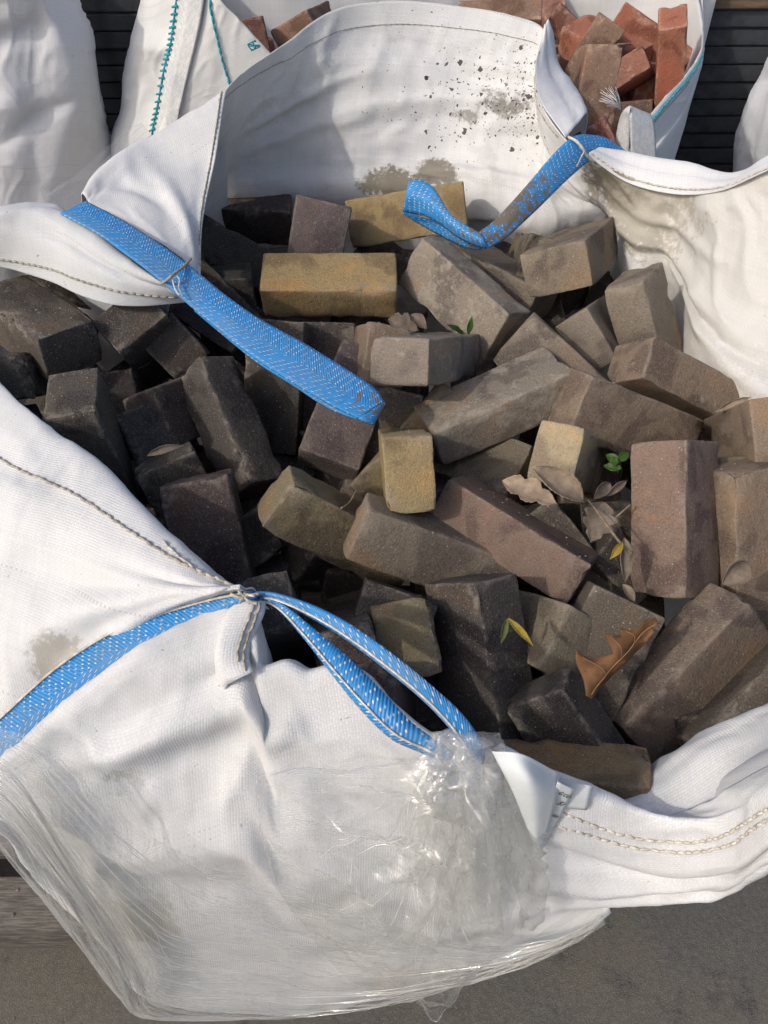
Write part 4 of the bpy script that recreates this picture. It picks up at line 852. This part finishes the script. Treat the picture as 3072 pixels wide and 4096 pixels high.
# ------------------------------------------------------------------ bag of red bricks behind
rb = empty('bulk_bag', (.1, 2.0, .14)); tag(rb, 'white bulk bag with teal stitching and red bricks standing behind the front bag', 'bulk bag', 'bulk bags of bricks')
c0 = [(322, -60), (300, 30), (284, 95), (268, 150), (264, 230), (246, 290), (252, 380), (262, 470)]
c1 = [(392, -60), (380, 30), (371, 95), (357, 150), (343, 230), (331, 290), (322, 380), (318, 470)]
c2 = [(446, -60), (437, 20), (424, 85), (408, 150), (393, 215), (385, 260), (382, 360), (384, 470)]
c3 = [(440, -75), (478, 0), (516, 40), (550, 78), (588, 120), (640, 178), (690, 300), (720, 470)]
yy = [1.80, 1.665, 1.62, 1.60]
back = [W(*p, y=1.80) + Vector((.10, .42, -.02)) for p in c0]
rows = [[Vector((-.60, 2.45, W(*p, y=1.8).z)), W(*p, y=yy[0]), W(*q, y=yy[1]), W(*r, y=yy[2]), W(*s_, y=yy[3])] for p, q, r, s_ in zip(c0, c1, c2, c3)]
R1 = Net(rows + [[Vector((p.x, p.y, .16)) for p in rows[-1]]], .008, .8, seed=201, fade=(0, 0, 0, 0), creases=[(.3, .2, .55, .3, .05, .012), (.3, .35, .5, .5, .05, -.01)])
R1.build('fabric_panel', M['cloth_red_bag'], rb)
wl = [W(*p, y=1.652) for p in [(388, -60), (377, 30), (368, 95), (354, 150), (340, 230), (328, 290), (320, 380)]]
wr_ = [W(*p, y=1.608) for p in [(446, -60), (437, 20), (424, 85), (408, 150), (393, 215), (384, 262), (378, 360)]]
RW, _ = strap('webbing', wl, wr_, M['strap_white'], rb, seed=23, bulge=.004)
stitching(RW, [(0, .03), (.3, .03), (.6, .03), (1, .03)], M['thread_teal'], rb, .012, .0022, .002)
V, F = [], []
for k in range(26):        # bar stitches along the webbing edge
    a = RW.at(k / 26 * .88, -.0, .003); b = RW.at(k / 26 * .88, .14, .004); a = a + (a - b) * .6
    v, f = tube([a, a.lerp(b, .5) + Vector((0, -.002, .001)), b], .0022, 5); o = len(V); V += v; F += [tuple(q + o for q in ff) for ff in f]
mesh_obj('bar_stitching', V, F, M['thread_teal'], RW.obj)['kind'] = 'stuff'
stitching(R1, [(.86, .10), (.87, .2), (.88, .3), (.885, .4), (.89, .5), (.88, .62)], M['thread_teal'], rb, .013, .0026, .003, .002)
rt_ = random.Random(9); tube_obj('loose_thread', smooth_path([W(540 + rt_.uniform(-13, 13) + i * .8, 96 + rt_.uniform(-9, 9) + i * .8, y=1.575 + rt_.uniform(-.01, .01)) for i in range(16)], 5), .0012, M['thread_teal'], rb)
# right front corner
t0 = [(1320, 372), (1362, 330), (1395, 268), (1411, 246), (1450, 201), (1480, 169), (1512, 121), (1519, 80), (1512, 20), (1496, -60)]
t1 = [(1335, 400), (1372, 370), (1400, 330), (1420, 300), (1455, 260), (1480, 225), (1502, 170), (1512, 120), (1508, 60), (1498, -40)]
t2 = [(1345, 440), (1380, 420), (1405, 400), (1420, 385), (1440, 360), (1455, 335), (1482, 250), (1498, 190), (1500, 120), (1500, -10)]
ty = [1.50, 1.50, 1.52, 1.54, 1.60, 1.66, 1.76, 1.88, 2.1, 2.4]
r0 = [W(*p, y=y) for p, y in zip(t0, ty)]; r1 = [W(*p, y=y + .005) for p, y in zip(t1, ty)]; r2 = [W(*p, y=y + .01) for p, y in zip(t2, ty)]
R2 = Net([[p + Vector((-.02, .02, -.30)) for p in r0], [p + Vector((-.006, .006, -.04)) for p in r0], r0, r1, r2, [Vector((p.x, p.y, .18)) for p in r2]], .008, .35, seed=205, fade=(0,) * 4)
R2.build('fabric_panel', M['cloth_red_bag'], rb)
stitching(R2, [(.30, .45), (.4, .45), (.5, .45), (.6, .45), (.68, .44)], M['thread_teal'], rb, .012, .0024, .002)
stitching(R2, [(.30, .48), (.4, .485), (.5, .49), (.58, .49)], M['thread'], rb, .012, .0010, .0015)
bw = [Vector((x, 2.42 + .05 * math.sin(x * 5), 1.24 + .03 * math.sin(x * 9))) for x in (-.6, -.3, 0, .3, .6, .9)]
Net(lerp_rows(bw, [p + Vector((0, -.05, -.5)) for p in bw], 4), .02, 1.2, seed=207).build('fabric_panel', M['cloth_red_bag'], rb)
fr = [W(600, 128, y=1.60), W(700, 150, y=1.63), W(900, 160, y=1.66), W(1100, 170, y=1.62), W(1230, 260, y=1.55), W(1320, 372, y=1.50)]
Net([fr, [p + Vector((0, 0, -.15)) for p in fr], [Vector((p.x, p.y, .18)) for p in fr]], .02, .8, seed=208).build('fabric_panel', M['cloth_red_bag'], rb)
# its white webbing loop
a = [W(*p, y=y) for p, y in [((1322, 352), 1.46), ((1330, 300), 1.47), ((1338, 260), 1.475), ((1346, 240), 1.47), ((1360, 229), 1.465)]]
b = [W(*p, y=y) for p, y in [((1358, 352), 1.445), ((1360, 300), 1.455), ((1361, 262), 1.46), ((1361, 243), 1.458), ((1362, 231), 1.46)]]
strap('webbing', a, b, M['strap_white'], rb, seed=25)
a = [W(*p, y=y) for p, y in [((1360, 229), 1.47), ((1361, 255), 1.455), ((1362, 295), 1.445), ((1364, 356), 1.435)]]
b = [W(*p, y=y) for p, y in [((1404, 248), 1.50), ((1411, 268), 1.48), ((1415, 305), 1.465), ((1417, 360), 1.45)]]
strap('webbing', a, b, M['strap_white'], rb, seed=26, bulge=.002)
for k in range(34):      # frayed end
    r_ = random.Random(k); q = W(1341, 238, y=1.468); d = Vector((-.030 + r_.uniform(-.018, .016), r_.uniform(-.012, .012), .020 + r_.uniform(-.012, .02)))
    v, f = tube([q, q + d * .5 + Vector((0, 0, .004)), q + d], .00028, 4)
    if k == 0: V, F = [], []
    o = len(V); V += v; F += [tuple(x + o for x in ff) for ff in f]
mesh_obj('frayed_threads', V, F, M['strap_white'], rb)['kind'] = 'stuff'

# ------------------------------------------------------------------ further bags
lb2 = empty('bulk_bag', (-1.2, 1.9, .0)); tag(lb2, 'tall closed white bulk bag at the upper left with dirt scuffs', 'bulk bag', 'bulk bags of bricks')
pys = [-90, 0, 55, 115, 195, 250, 305, 360, 470]
sil = [(140, -90), (162, 0), (186, 55), (191, 115), (194, 195), (212, 250), (238, 305), (236, 360), (240, 470)]
ins = [(95, -90), (112, 0), (140, 55), (165, 115), (186, 205), (178, 262), (160, 330), (150, 380), (140, 470)]
rows = [[W(-460, p, y=1.62) + Vector((-.1, .6, 0)), W(-430, p, y=1.64), W(-150, p, y=1.60), W(0, p, y=1.60), W(70, p + 5, y=1.62), W(*i, y=1.655), W(*s_, y=1.86), W(*s_, y=1.86) + Vector((-.42, .6, 0))] for p, i, s_ in zip(pys, ins, sil)]
cap = Vector((-1.35, 2.0, 1.30))
rows = [[p.lerp(cap, .85) + Vector((0, 0, .03)) for p in rows[0]], [p.lerp(cap, .25) + Vector((0, 0, .03)) for p in rows[0]]] + rows
Net(rows + [[Vector((p.x * .99, p.y, .42)) for p in rows[-1]], [Vector((p.x * .97, p.y + .02, .02)) for p in rows[-1]]], .008, 1.1, seed=211, fade=(0,) * 4, amp=(.005, .003, .0006), creases=[(.3, .2, .65, .12, .05, .014), (.35, .42, .66, .30, .05, -.014), (.2, .62, .6, .5, .05, .012), (.4, .7, .7, .5, .03, -.01)]).build('fabric_panel', M['cloth_far'], lb2)
r3 = empty('bulk_bag', (1.5, 1.9, 0)); tag(r3, 'sliver of a grey-white bag at the right picture edge beside the dark slabs', 'bulk bag', 'bulk bags of bricks')
sl = [(1690, 100), (1652, 172), (1625, 232), (1606, 290), (1598, 345), (1600, 400), (1606, 460)]
rows = [[W(*p, y=2.05) + Vector((.45, .5, 0)), W(*p, y=2.05), W(p[0] + 25, p[1] - 4, y=1.90), W(p[0] + 120, p[1] - 8, y=1.86), W(p[0] + 560, p[1] - 10, y=1.9), W(p[0] + 600, p[1] - 10, y=2.0), W(p[0] + 600, p[1] - 10, y=2.0) + Vector((.1, .5, 0))] for p in sl]
cap = Vector((1.75, 2.3, 1.12))
rows = [[p.lerp(cap, .85) + Vector((0, 0, .02)) for p in rows[0]], [p.lerp(cap, .2) + Vector((0, 0, .02)) for p in rows[0]]] + rows
Net(rows + [[Vector((p.x * .995, p.y, .4)) for p in rows[-1]], [Vector((p.x * .98, p.y + .02, .02)) for p in rows[-1]]], .01, 1.0, seed=213, fade=(0,) * 4).build('fabric_panel', M['cloth_far'], r3)

# ------------------------------------------------------------------ stacks of dark slabs behind
def slab_stack(x0, x1, y0, top, label, seed):
    e = empty('slab_stack', ((x0 + x1) / 2, y0 + .3, 0)); tag(e, label, 'slab stack', 'stacks of dark slabs')
    r = random.Random(seed); n = int(top / .047); first = None
    for k in range(n):
        dx, dy = r.uniform(-.004, .004), r.uniform(-.005, .005)
        if first is None:
            first = box_obj('slab', (x0, y0, 0), (x1, y0 + .6, .0445), M['slab'], e, .004); o = first
        else:
            o = first.copy(); COL.objects.link(o)
        o.location = (dx, dy, k * .047)
    return n * .047
h1 = slab_stack(-1.45, -.35, 2.55, 1.45, 'dark slabs stacked high between the tall left bag and the red brick bag', 3)
h2 = slab_stack(.86, 1.9, 2.40, .99, 'dark slabs stacked at the upper right under a wooden batten', 5)
bt_ = box_obj('timber_batten', (.80, 2.385, h2 + .001), (2.0, 2.47, h2 + .036), M['wood_far'], None, .003); tag(bt_, 'brown wooden batten lying on the dark slabs at the upper right', 'batten')

# ------------------------------------------------------------------ bricks
COLS = dict(yel=(.345, .255, .125, .25), yel2=(.32, .245, .125, .3), yel3=(.24, .175, .10, .25), gold=(.40, .33, .21, .25), oliv=(.19, .155, .093, .25), oliv2=(.175, .15, .108, .3),
            gry=(.225, .190, .147, .42), gryd=(.235, .202, .160, .75), gry3=(.225, .185, .138, .4), gry2=(.25, .21, .172, .6), brn=(.235, .178, .128, .35), brn2=(.19, .15, .118, .25), redb=(.20, .143, .112, .25), prp=(.15, .12, .112, .35),
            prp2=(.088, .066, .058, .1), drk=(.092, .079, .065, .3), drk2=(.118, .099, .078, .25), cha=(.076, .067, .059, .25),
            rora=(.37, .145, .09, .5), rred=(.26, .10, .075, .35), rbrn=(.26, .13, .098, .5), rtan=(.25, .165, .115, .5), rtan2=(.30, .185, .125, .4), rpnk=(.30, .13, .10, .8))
def brick_mesh(dim, seed, rough=1.0):
    r = random.Random(seed); h = [d * .515 for d in dim]; rad = r.uniform(.0022, .0036)
    def axis(L, n):
        inner = [-(L - rad * 1.6) + 2 * (L - rad * 1.6) * i / n for i in range(n + 1)]
        return [-L, -L + rad * .45] + inner + [L - rad * .45, L]
    ax = [axis(h[0], 12), axis(h[1], 6), axis(h[2], 5)]
    vid, V, F = {}, [], []
    def vert(i, j, k):
        key = (i, j, k)
        if key not in vid: vid[key] = len(V); V.append(Vector((ax[0][i], ax[1][j], ax[2][k])))
        return vid[key]
    N_ = [len(a) - 1 for a in ax]
    for d in range(3):
        e, f = (d + 1) % 3, (d + 2) % 3
        for side in (0, N_[d]):
            for i in range(N_[e]):
                for j in range(N_[f]):
                    q = []
                    for a_, b_ in ((0, 0), (1, 0), (1, 1), (0, 1)):
                        c = [0, 0, 0]; c[d] = side; c[e] = i + a_; c[f] = j + b_; q.append(vert(*c))
                    F.append(tuple(q) if side else tuple(reversed(q)))
    so = Vector((seed * 3.1, seed * 1.7, seed * .9)); bend = r.uniform(-.001, .001); tw = r.uniform(-.012, .012)
    taper = r.uniform(-.012, .012); r0 = r.random()
    for v in V:
        q = Vector([max(-(h[i] - rad), min(h[i] - rad, v[i])) for i in range(3)]); dlt = v - q
        nrm = dlt.normalized() if dlt.length > 1e-9 else Vector((0, 0, 1))
        near = sorted([h[i] - abs(v[i]) for i in range(3)])
        p = q + nrm * rad if dlt.length > 1e-9 else v.copy()
        edge = max(0.0, 1 - near[1] / .011)          # close to an edge
        cor = max(0.0, 1 - near[2] / .016)
        n1 = noise.noise(p * 26 + so); n2 = noise.noise(p * 85 + so); n3 = noise.noise(p * 210 + so)
        chip = max(0.0, noise.noise(p * 44 + so * 2) - .16) * .020 * edge * (.3 + r0) + max(0.0, noise.noise(p * 30 - so) - .0) * .016 * cor * edge
        p = p + nrm * (rough * (.0005 * n1 + .0005 * n2 + .0003 * n3) - rough * chip)
        p.z += bend * (1 - (p.x / h[0]) ** 2); an = tw * p.x / h[0]
        p.y, p.z = p.y * math.cos(an) - p.z * math.sin(an), p.y * math.sin(an) + p.z * math.cos(an)
        p.y *= 1 + taper * p.x / h[0]; v.xyz = p
    return V, F
def put_brick(i, loc, quat, dim, ck, label, mat, group):
    V, F = brick_mesh(dim, i * 7 + 3, 1.0)
    o = mesh_obj('paving_brick', V, F, mat)
    o.location = loc; o.rotation_mode = 'QUATERNION'; o.rotation_quaternion = quat
    c = COLS[ck]; r = random.Random(i); k = r.uniform(.93, 1.07); o.color = (c[0] * k, c[1] * k, c[2] * k, c[3])
    tag(o, label, 'brick', group); return o
for i, (loc, q, dim, ck, label) in enumerate(BRICKS):
    red = ck[0] == 'r' and ck != 'redb'
    put_brick(i, loc, q, dim, ck, label, M['brick_red'] if red else M['brick'], 'red bricks in the bag behind' if red else 'dark paving bricks in the front bag')
for k_, (loc, az, tl, dim, label) in enumerate([((-.475, 1.10, .842), .5, .25, (.2, .085, .063), 'dark brick in the shadow between the big rounded brick and the left flap edge'),
         ((-.41, .985, .775), 1.0, .2, (.2, .085, .063), 'dark brick at the floor of the hole beside the hanging brick end'),
        ((-.34, 1.18, .835), .2, -.2, (.2, .085, .063), 'dark brick in the shade below the knot of the left strap'), ((-.62, .80, .80), .3, .1, (.2, .085, .063), 'dark brick low at the left picture edge above the rim')]):
    put_brick(150 + k_, loc, Quaternion((0, 0, 1), az) @ Quaternion((1, 0, 0), tl), dim, 'cha', label, M['brick'], 'dark paving bricks in the front bag')
# bricks that only show in the gaps below the top layer
rg = random.Random(12); n = 200
for iy in range(8):
    for ix in range(7):
        x = -.56 + ix * .175 + rg.uniform(-.03, .03); y = .40 + iy * .13 + rg.uniform(-.03, .03)
        q = Quaternion((0, 0, 1), rg.uniform(0, 3.14)) @ Quaternion((1, 0, 0), rg.uniform(-.5, .5)) @ Quaternion((0, 1, 0), rg.uniform(-.3, .3)); n += 1
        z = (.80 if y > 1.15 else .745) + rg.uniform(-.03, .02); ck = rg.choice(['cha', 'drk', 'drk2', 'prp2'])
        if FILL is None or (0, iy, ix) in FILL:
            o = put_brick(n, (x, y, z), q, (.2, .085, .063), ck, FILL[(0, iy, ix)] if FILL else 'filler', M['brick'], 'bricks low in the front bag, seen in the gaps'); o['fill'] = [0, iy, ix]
for iy in range(5):
    for ix in range(7):
        x = -.40 + ix * .19 + rg.uniform(-.03, .03); y = 1.68 + iy * .16 + rg.uniform(-.03, .03)
        q = Quaternion((0, 0, 1), rg.uniform(0, 3.14)) @ Quaternion((1, 0, 0), rg.uniform(-.4, .4)); n += 1
        z = .89 + rg.uniform(-.02, .03); ck = rg.choice(['rbrn', 'rora', 'rtan', 'rred'])
        if x > .42 + (y - 1.6) * .45: continue
        if FILL is None or (1, iy, ix) in FILL:
            o = put_brick(n, (x, y, z), q, (.2, .095, .068), ck, FILL[(1, iy, ix)] if FILL else 'filler', M['brick_red'], 'bricks low in the red brick bag'); o['fill'] = [1, iy, ix]

# ------------------------------------------------------------------ leaves, twigs and sprouts
def leaf_obj(name, mat, base, tip, up, width, label, cat='leaf', curl=.5, lobes=0, seed=1, roll=0.0, vein=None, group='fallen leaves on the bricks'):
    """a leaf from base to tip: blade bent across and along, toothed or lobed edge, raised midrib"""
    r = random.Random(seed); L = (tip - base).length; ex = (tip - base).normalized(); ez = (up - ex * up.dot(ex)).normalized(); ey = ez.cross(ex)
    NU, NV = 36, 10; V, F = [], []
    for i in range(NU + 1):
        t = i / NU
        w = math.sin(math.pi * min(1, t * 1.02 + .01)) ** .75 * (1 - .25 * t)
        if lobes: w *= .62 + .38 * abs(math.sin(t * lobes * math.pi)) ** .8
        w *= 1 + .05 * math.sin(t * 70 + seed) + .06 * noise.noise(Vector((t * 9, seed, 0)))
        w = max(w, .02) * width / 2
        for j in range(-NV // 2, NV // 2 + 1):
            s = j / (NV / 2); a = s * (curl * 1.5 + roll * t)
            rad = w / max(.15, abs(curl * 1.5 + roll * t)); yy_ = math.sin(a) * rad; zz_ = (1 - math.cos(a)) * rad
            zz_ += .06 * L * math.sin(t * math.pi) * (.5 + noise.noise(Vector((t * 2, seed, 3)))) + .018 * L * noise.noise(Vector((t * 6, s * 2, seed))) + .008 * L * (abs(s) < .05)
            V.append(base + ex * (t * L) + ey * yy_ + ez * zz_)
    k = NV + 1
    for i in range(NU):
        for j in range(NV): F.append((i * k + j, i * k + j + 1, (i + 1) * k + j + 1, (i + 1) * k + j))
    o = mesh_obj(name, V, F, mat); m_ = o.modifiers.new('t', 'SOLIDIFY'); m_.thickness = .0005
    tag(o, label, cat, group); return o
UPC = Vector((0, -.5, .85))
def lf(name, mat, b, t, w, label, z=(.93, .93), **k):
    return leaf_obj(name, mat, W(*b, z=z[0]), W(*t, z=z[1]), k.pop('up', UPC), w, label, **k)
# large lobed leaf
ol = [(1260, 1502), (1250, 1440), (1248, 1403), (1262, 1415), (1280, 1424), (1300, 1418), (1318, 1412), (1311, 1395), (1308, 1372), (1313, 1368), (1322, 1374), (1336, 1372), (1338, 1357), (1352, 1362), (1372, 1355), (1382, 1342), (1400, 1338), (1416, 1335), (1432, 1348), (1414, 1352), (1420, 1362), (1402, 1392), (1370, 1425), (1330, 1460), (1290, 1500), (1278, 1510)]
pl = [W(px, py, z=.885 + .0002 * (1500 - py)) for px, py in ol]
bm = bmesh.new(); vs_ = [bm.verts.new(p) for p in pl]; f_ = bm.faces.new(vs_); bmesh.ops.triangulate(bm, faces=[f_])
bmesh.ops.subdivide_edges(bm, edges=bm.edges[:], cuts=3, use_grid_fill=True); bm.verts.ensure_lookup_table()
for v in bm.verts:
    v.co += Vector((.2, -.5, .8)) * (.012 * noise.noise(v.co * 34) + .007 * math.sin((v.co.x - v.co.y) * 110)) 
me = bpy.data.meshes.new('fallen_leaf'); bm.to_mesh(me); bm.free(); me.polygons.foreach_set('use_smooth', [True] * len(me.polygons)); me.materials.append(M['leaf_orange'])
big = bpy.data.objects.new('fallen_leaf', me); COL.objects.link(big); m_ = big.modifiers.new('t', 'SOLIDIFY'); m_.thickness = .0006
tag(big, 'big orange-brown lobed leaf standing against the large brown brick', 'leaf', 'fallen leaves on the bricks')
def vein(pts, r=.00035):
    path = smooth_path([W(px, py, z=.888 + .0002 * (1500 - py)) for px, py in pts], 6)
    path = [p + Vector((.2, -.5, .8)) * (.012 * noise.noise(p * 34) + .007 * math.sin((p.x - p.y) * 110) + .0003) for p in path]
    tube_obj('vein', path, r, M['leaf_vein'], big, 4)
vein([(1275, 1500), (1320, 1450), (1360, 1405), (1385, 1370), (1425, 1346)], .0006)
for q in ([(1312, 1458), (1290, 1440), (1262, 1420)], [(1345, 1422), (1330, 1400), (1314, 1376)], [(1370, 1395), (1362, 1375), (1345, 1364)], [(1335, 1434), (1360, 1430)], [(1375, 1388), (1395, 1385)]): vein(q)
lf('fallen_leaf', M['leaf_tan'], (1150, 1010), (1262, 1086), .050, 'curled pale tan leaf leaning on the golden brick end', (.975, .93), curl=1.0, seed=3)
lf('fallen_leaf', M['leaf_tan'], (1085, 1038), (1205, 1090), .045, 'crumpled tan leaf left of the one on the golden brick', (.925, .915), curl=.7, lobes=3, seed=4)
lf('fallen_leaf', M['leaf_grey'], (1305, 1085), (1275, 1172), .052, 'grey-brown toothed leaf beside the twig base', (.905, .885), curl=.45, lobes=4, seed=5)
lf('fallen_leaf', M['leaf_grey'], (1283, 1078), (1318, 1042), .030, 'small curled leaf between golden brick and red-brown brick', (.905, .91), curl=1.2, seed=6)
lf('fallen_leaf', M['leaf_grey'], (1310, 1072), (1354, 1038), .024, 'small rolled leaf tip touching the upright red-brown brick', (.905, .91), curl=1.4, seed=7)
lf('fallen_leaf', M['leaf_grey'], (1348, 1162), (1350, 1260), .030, 'rolled grey leaf with holes along the upright red-brown brick', (.90, .875), curl=1.1, seed=8)
lf('fallen_leaf', M['leaf_grey'], (1560, 1262), (1617, 1214), .045, 'curled brown leaf above the large brown brick at the right', (.91, .92), curl=1.1, seed=9)
lf('fallen_leaf', M['leaf_grey'], (1345, 1262), (1372, 1302), .018, 'tiny dry leaf under the foot of the red-brown brick', (.88, .87), curl=1.0, seed=10)
lf('fallen_leaf', M['leaf_grey'], (838, 690), (905, 715), .045, 'pale grey leaf in the gap behind the pale end-on brick', (.915, .90), curl=.6, lobes=3, seed=11)
lf('fallen_leaf', M['leaf_grey'], (888, 680), (922, 712), .03, 'small grey leaf beside the pale leaf below the dusty brick', (.915, .90), curl=.9, seed=12)
lf('fallen_leaf', M['leaf_tan'], (1546, 890), (1622, 858), .020, 'narrow tan leaf caught at the end of the sandy brick', (.905, .915), curl=1.2, seed=13)
lf('fallen_leaf', M['leaf_grey'], (318, 985), (398, 962), .018, 'thin torn leaf in the shaded crack beside the flaked brick', (.93, .93), curl=1.0, seed=14)
lf('fallen_leaf', M['leaf_grey'], (285, 800), (335, 760), .05, 'shrivelled leaf at the bottom of the dark hole', (.86, .86), curl=.8, seed=15)
lf('fallen_leaf', M['leaf_yellow'], (1098, 1336), (1153, 1396), .012, 'narrow yellowing willow leaf on the grey-green brick', (.915, .905), curl=.9, seed=16)
lf('fallen_leaf', M['leaf_olive'], (1096, 1336), (1082, 1392), .011, 'narrow dark green willow leaf beside the yellowing one', (.912, .90), curl=.9, seed=17)
lf('fallen_leaf', M['leaf_yellow'], (1345, 1172), (1318, 1208), .013, 'small yellow leaf hanging on the thin twig', (.93, .92), curl=.8, seed=18)
def twig(pts, r, label, z=.93):
    p = smooth_path([W(px, py, z=zz_) for px, py, zz_ in pts], 8); n_ = len(p)
    o = tube_obj('twig', p, [r * (1 - .4 * i / n_) * (1 + .12 * math.sin(i * 1.7)) for i in range(n_)], M['twig']); tag(o, label, 'twig'); return o
twig([(1366, 1198, .915), (1338, 1170, .925), (1312, 1135, .925), (1285, 1098, .915), (1270, 1080, .91)], .0018, 'long thin twig lying across the gap left of the red-brown brick')
twig([(1362, 1090, .91), (1330, 1118, .90), (1295, 1150, .885)], .0014, 'short twig crossing the long thin twig')
twig([(737, 1098, .90), (755, 1085, .895), (770, 1058, .90)], .0013, 'twig bit between the olive brick and the upright yellow brick')
twig([(1312, 103, 1.035), (1335, 97, 1.04), (1361, 94, 1.04)], .004, 'pale stick lying on the flat orange-red brick')
sp = empty('sprout', W(1340, 1030, z=.87)); tag(sp, 'bright green seedling between the golden brick and the red-brown brick', 'seedling')
b0 = W(1340, 1030, z=.87); t0_ = W(1338, 998, z=.905); tube_obj('stem', [b0, b0.lerp(t0_, .5) + Vector((.003, 0, 0)), t0_], .0013, M['leaf_green'], sp)
def sleaf(a, b, w, s, z0, z1, cu=.5):
    o = leaf_obj('leaf', M['leaf_green'], W(*a, z=z0), W(*b, z=z1), UPC, w, None, None, cu, 0, s, group=None); o.parent = sp; o.matrix_parent_inverse = Matrix.Translation(sp.location).inverted()
for k_ in (((1342, 1012), (1303, 1006), .016, 31, .902, .90), ((1338, 1000), (1308, 982), .016, 32, .906, .905), ((1334, 996), (1358, 978), .015, 33, .906, .91), ((1336, 998), (1315, 996), .014, 34, .91, .91)): sleaf(*k_)
gt = empty('grass_tuft', W(1005, 722, z=.93)); tag(gt, 'small green grass blades at the foot of the dusty brick', 'grass')
for (a_, b_, w_, s_) in (((1012, 722), (1020, 682), .011, 41), ((1000, 722), (965, 702), .013, 42), ((1003, 722), (985, 712), .006, 43)):
    o = leaf_obj('blade', M['leaf_green'], W(*a_, z=.925), W(*b_, z=.955), UPC, w_, None, None, .5, 0, s_, group=None); o.parent = gt; o.matrix_parent_inverse = Matrix.Translation(gt.location).inverted()

# ------------------------------------------------------------------ crumbs of mortar and brick, grit on the ground
def chips(name, places, mat, label, cat, seed):
    r = random.Random(seed); V, F = [], []
    for p, s in places:
        o = len(V); ax = [Vector((r.gauss(0, 1), r.gauss(0, 1), r.gauss(0, 1))).normalized() for _ in range(6)]
        for d in ((1, 0, 0), (-1, 0, 0), (0, 1, 0), (0, -1, 0), (0, 0, .7), (0, 0, -.5)):
            V.append(p + Vector(d) * s * r.uniform(.6, 1.3) + Vector((r.uniform(-.3, .3), r.uniform(-.3, .3), 0)) * s)
        for f in ((0, 2, 4), (2, 1, 4), (1, 3, 4), (3, 0, 4), (2, 0, 5), (1, 2, 5), (3, 1, 5), (0, 3, 5)): F.append(tuple(o + q for q in f))
    ob = mesh_obj(name, V, F, mat, smooth=False); tag(ob, label, cat, kind='stuff'); return ob
bpy.context.view_layer.update(); dg_ = bpy.context.evaluated_depsgraph_get()
rp = random.Random(31); pl_ = []
for k in range(2600):
    o_ = Vector((rp.uniform(-.55, .6), rp.uniform(.3, 1.35), 1.5)); hit = scene.ray_cast(dg_, o_, Vector((0, 0, -1)))
    if hit[0] and hit[4].name.startswith('paving_brick') and (hit[2].z > .75) and noise.noise(hit[1] * 7) > -.05 and len(pl_) < 700:
        pl_.append((hit[1] + hit[2] * .0004, .0006 + .0019 * rp.random() ** 3))
chips('mortar_crumbs', pl_, simple('crumb', (.27, .235, .19), .9, .1, .3, 200), 'crumbs of mortar and brick dust scattered over the bricks', 'crumbs', 3)
pg_ = [(Vector((rp.uniform(-1.0, 1.0), rp.uniform(-.2, .55), .0006)), .0007 + .0022 * rp.random() ** 3) for k in range(500)]
chips('ground_grit', pg_, simple('grit', (.20, .185, .16), .9, .1, .4, 200), 'fine grit and small stones lying on the concrete', 'grit', 5)
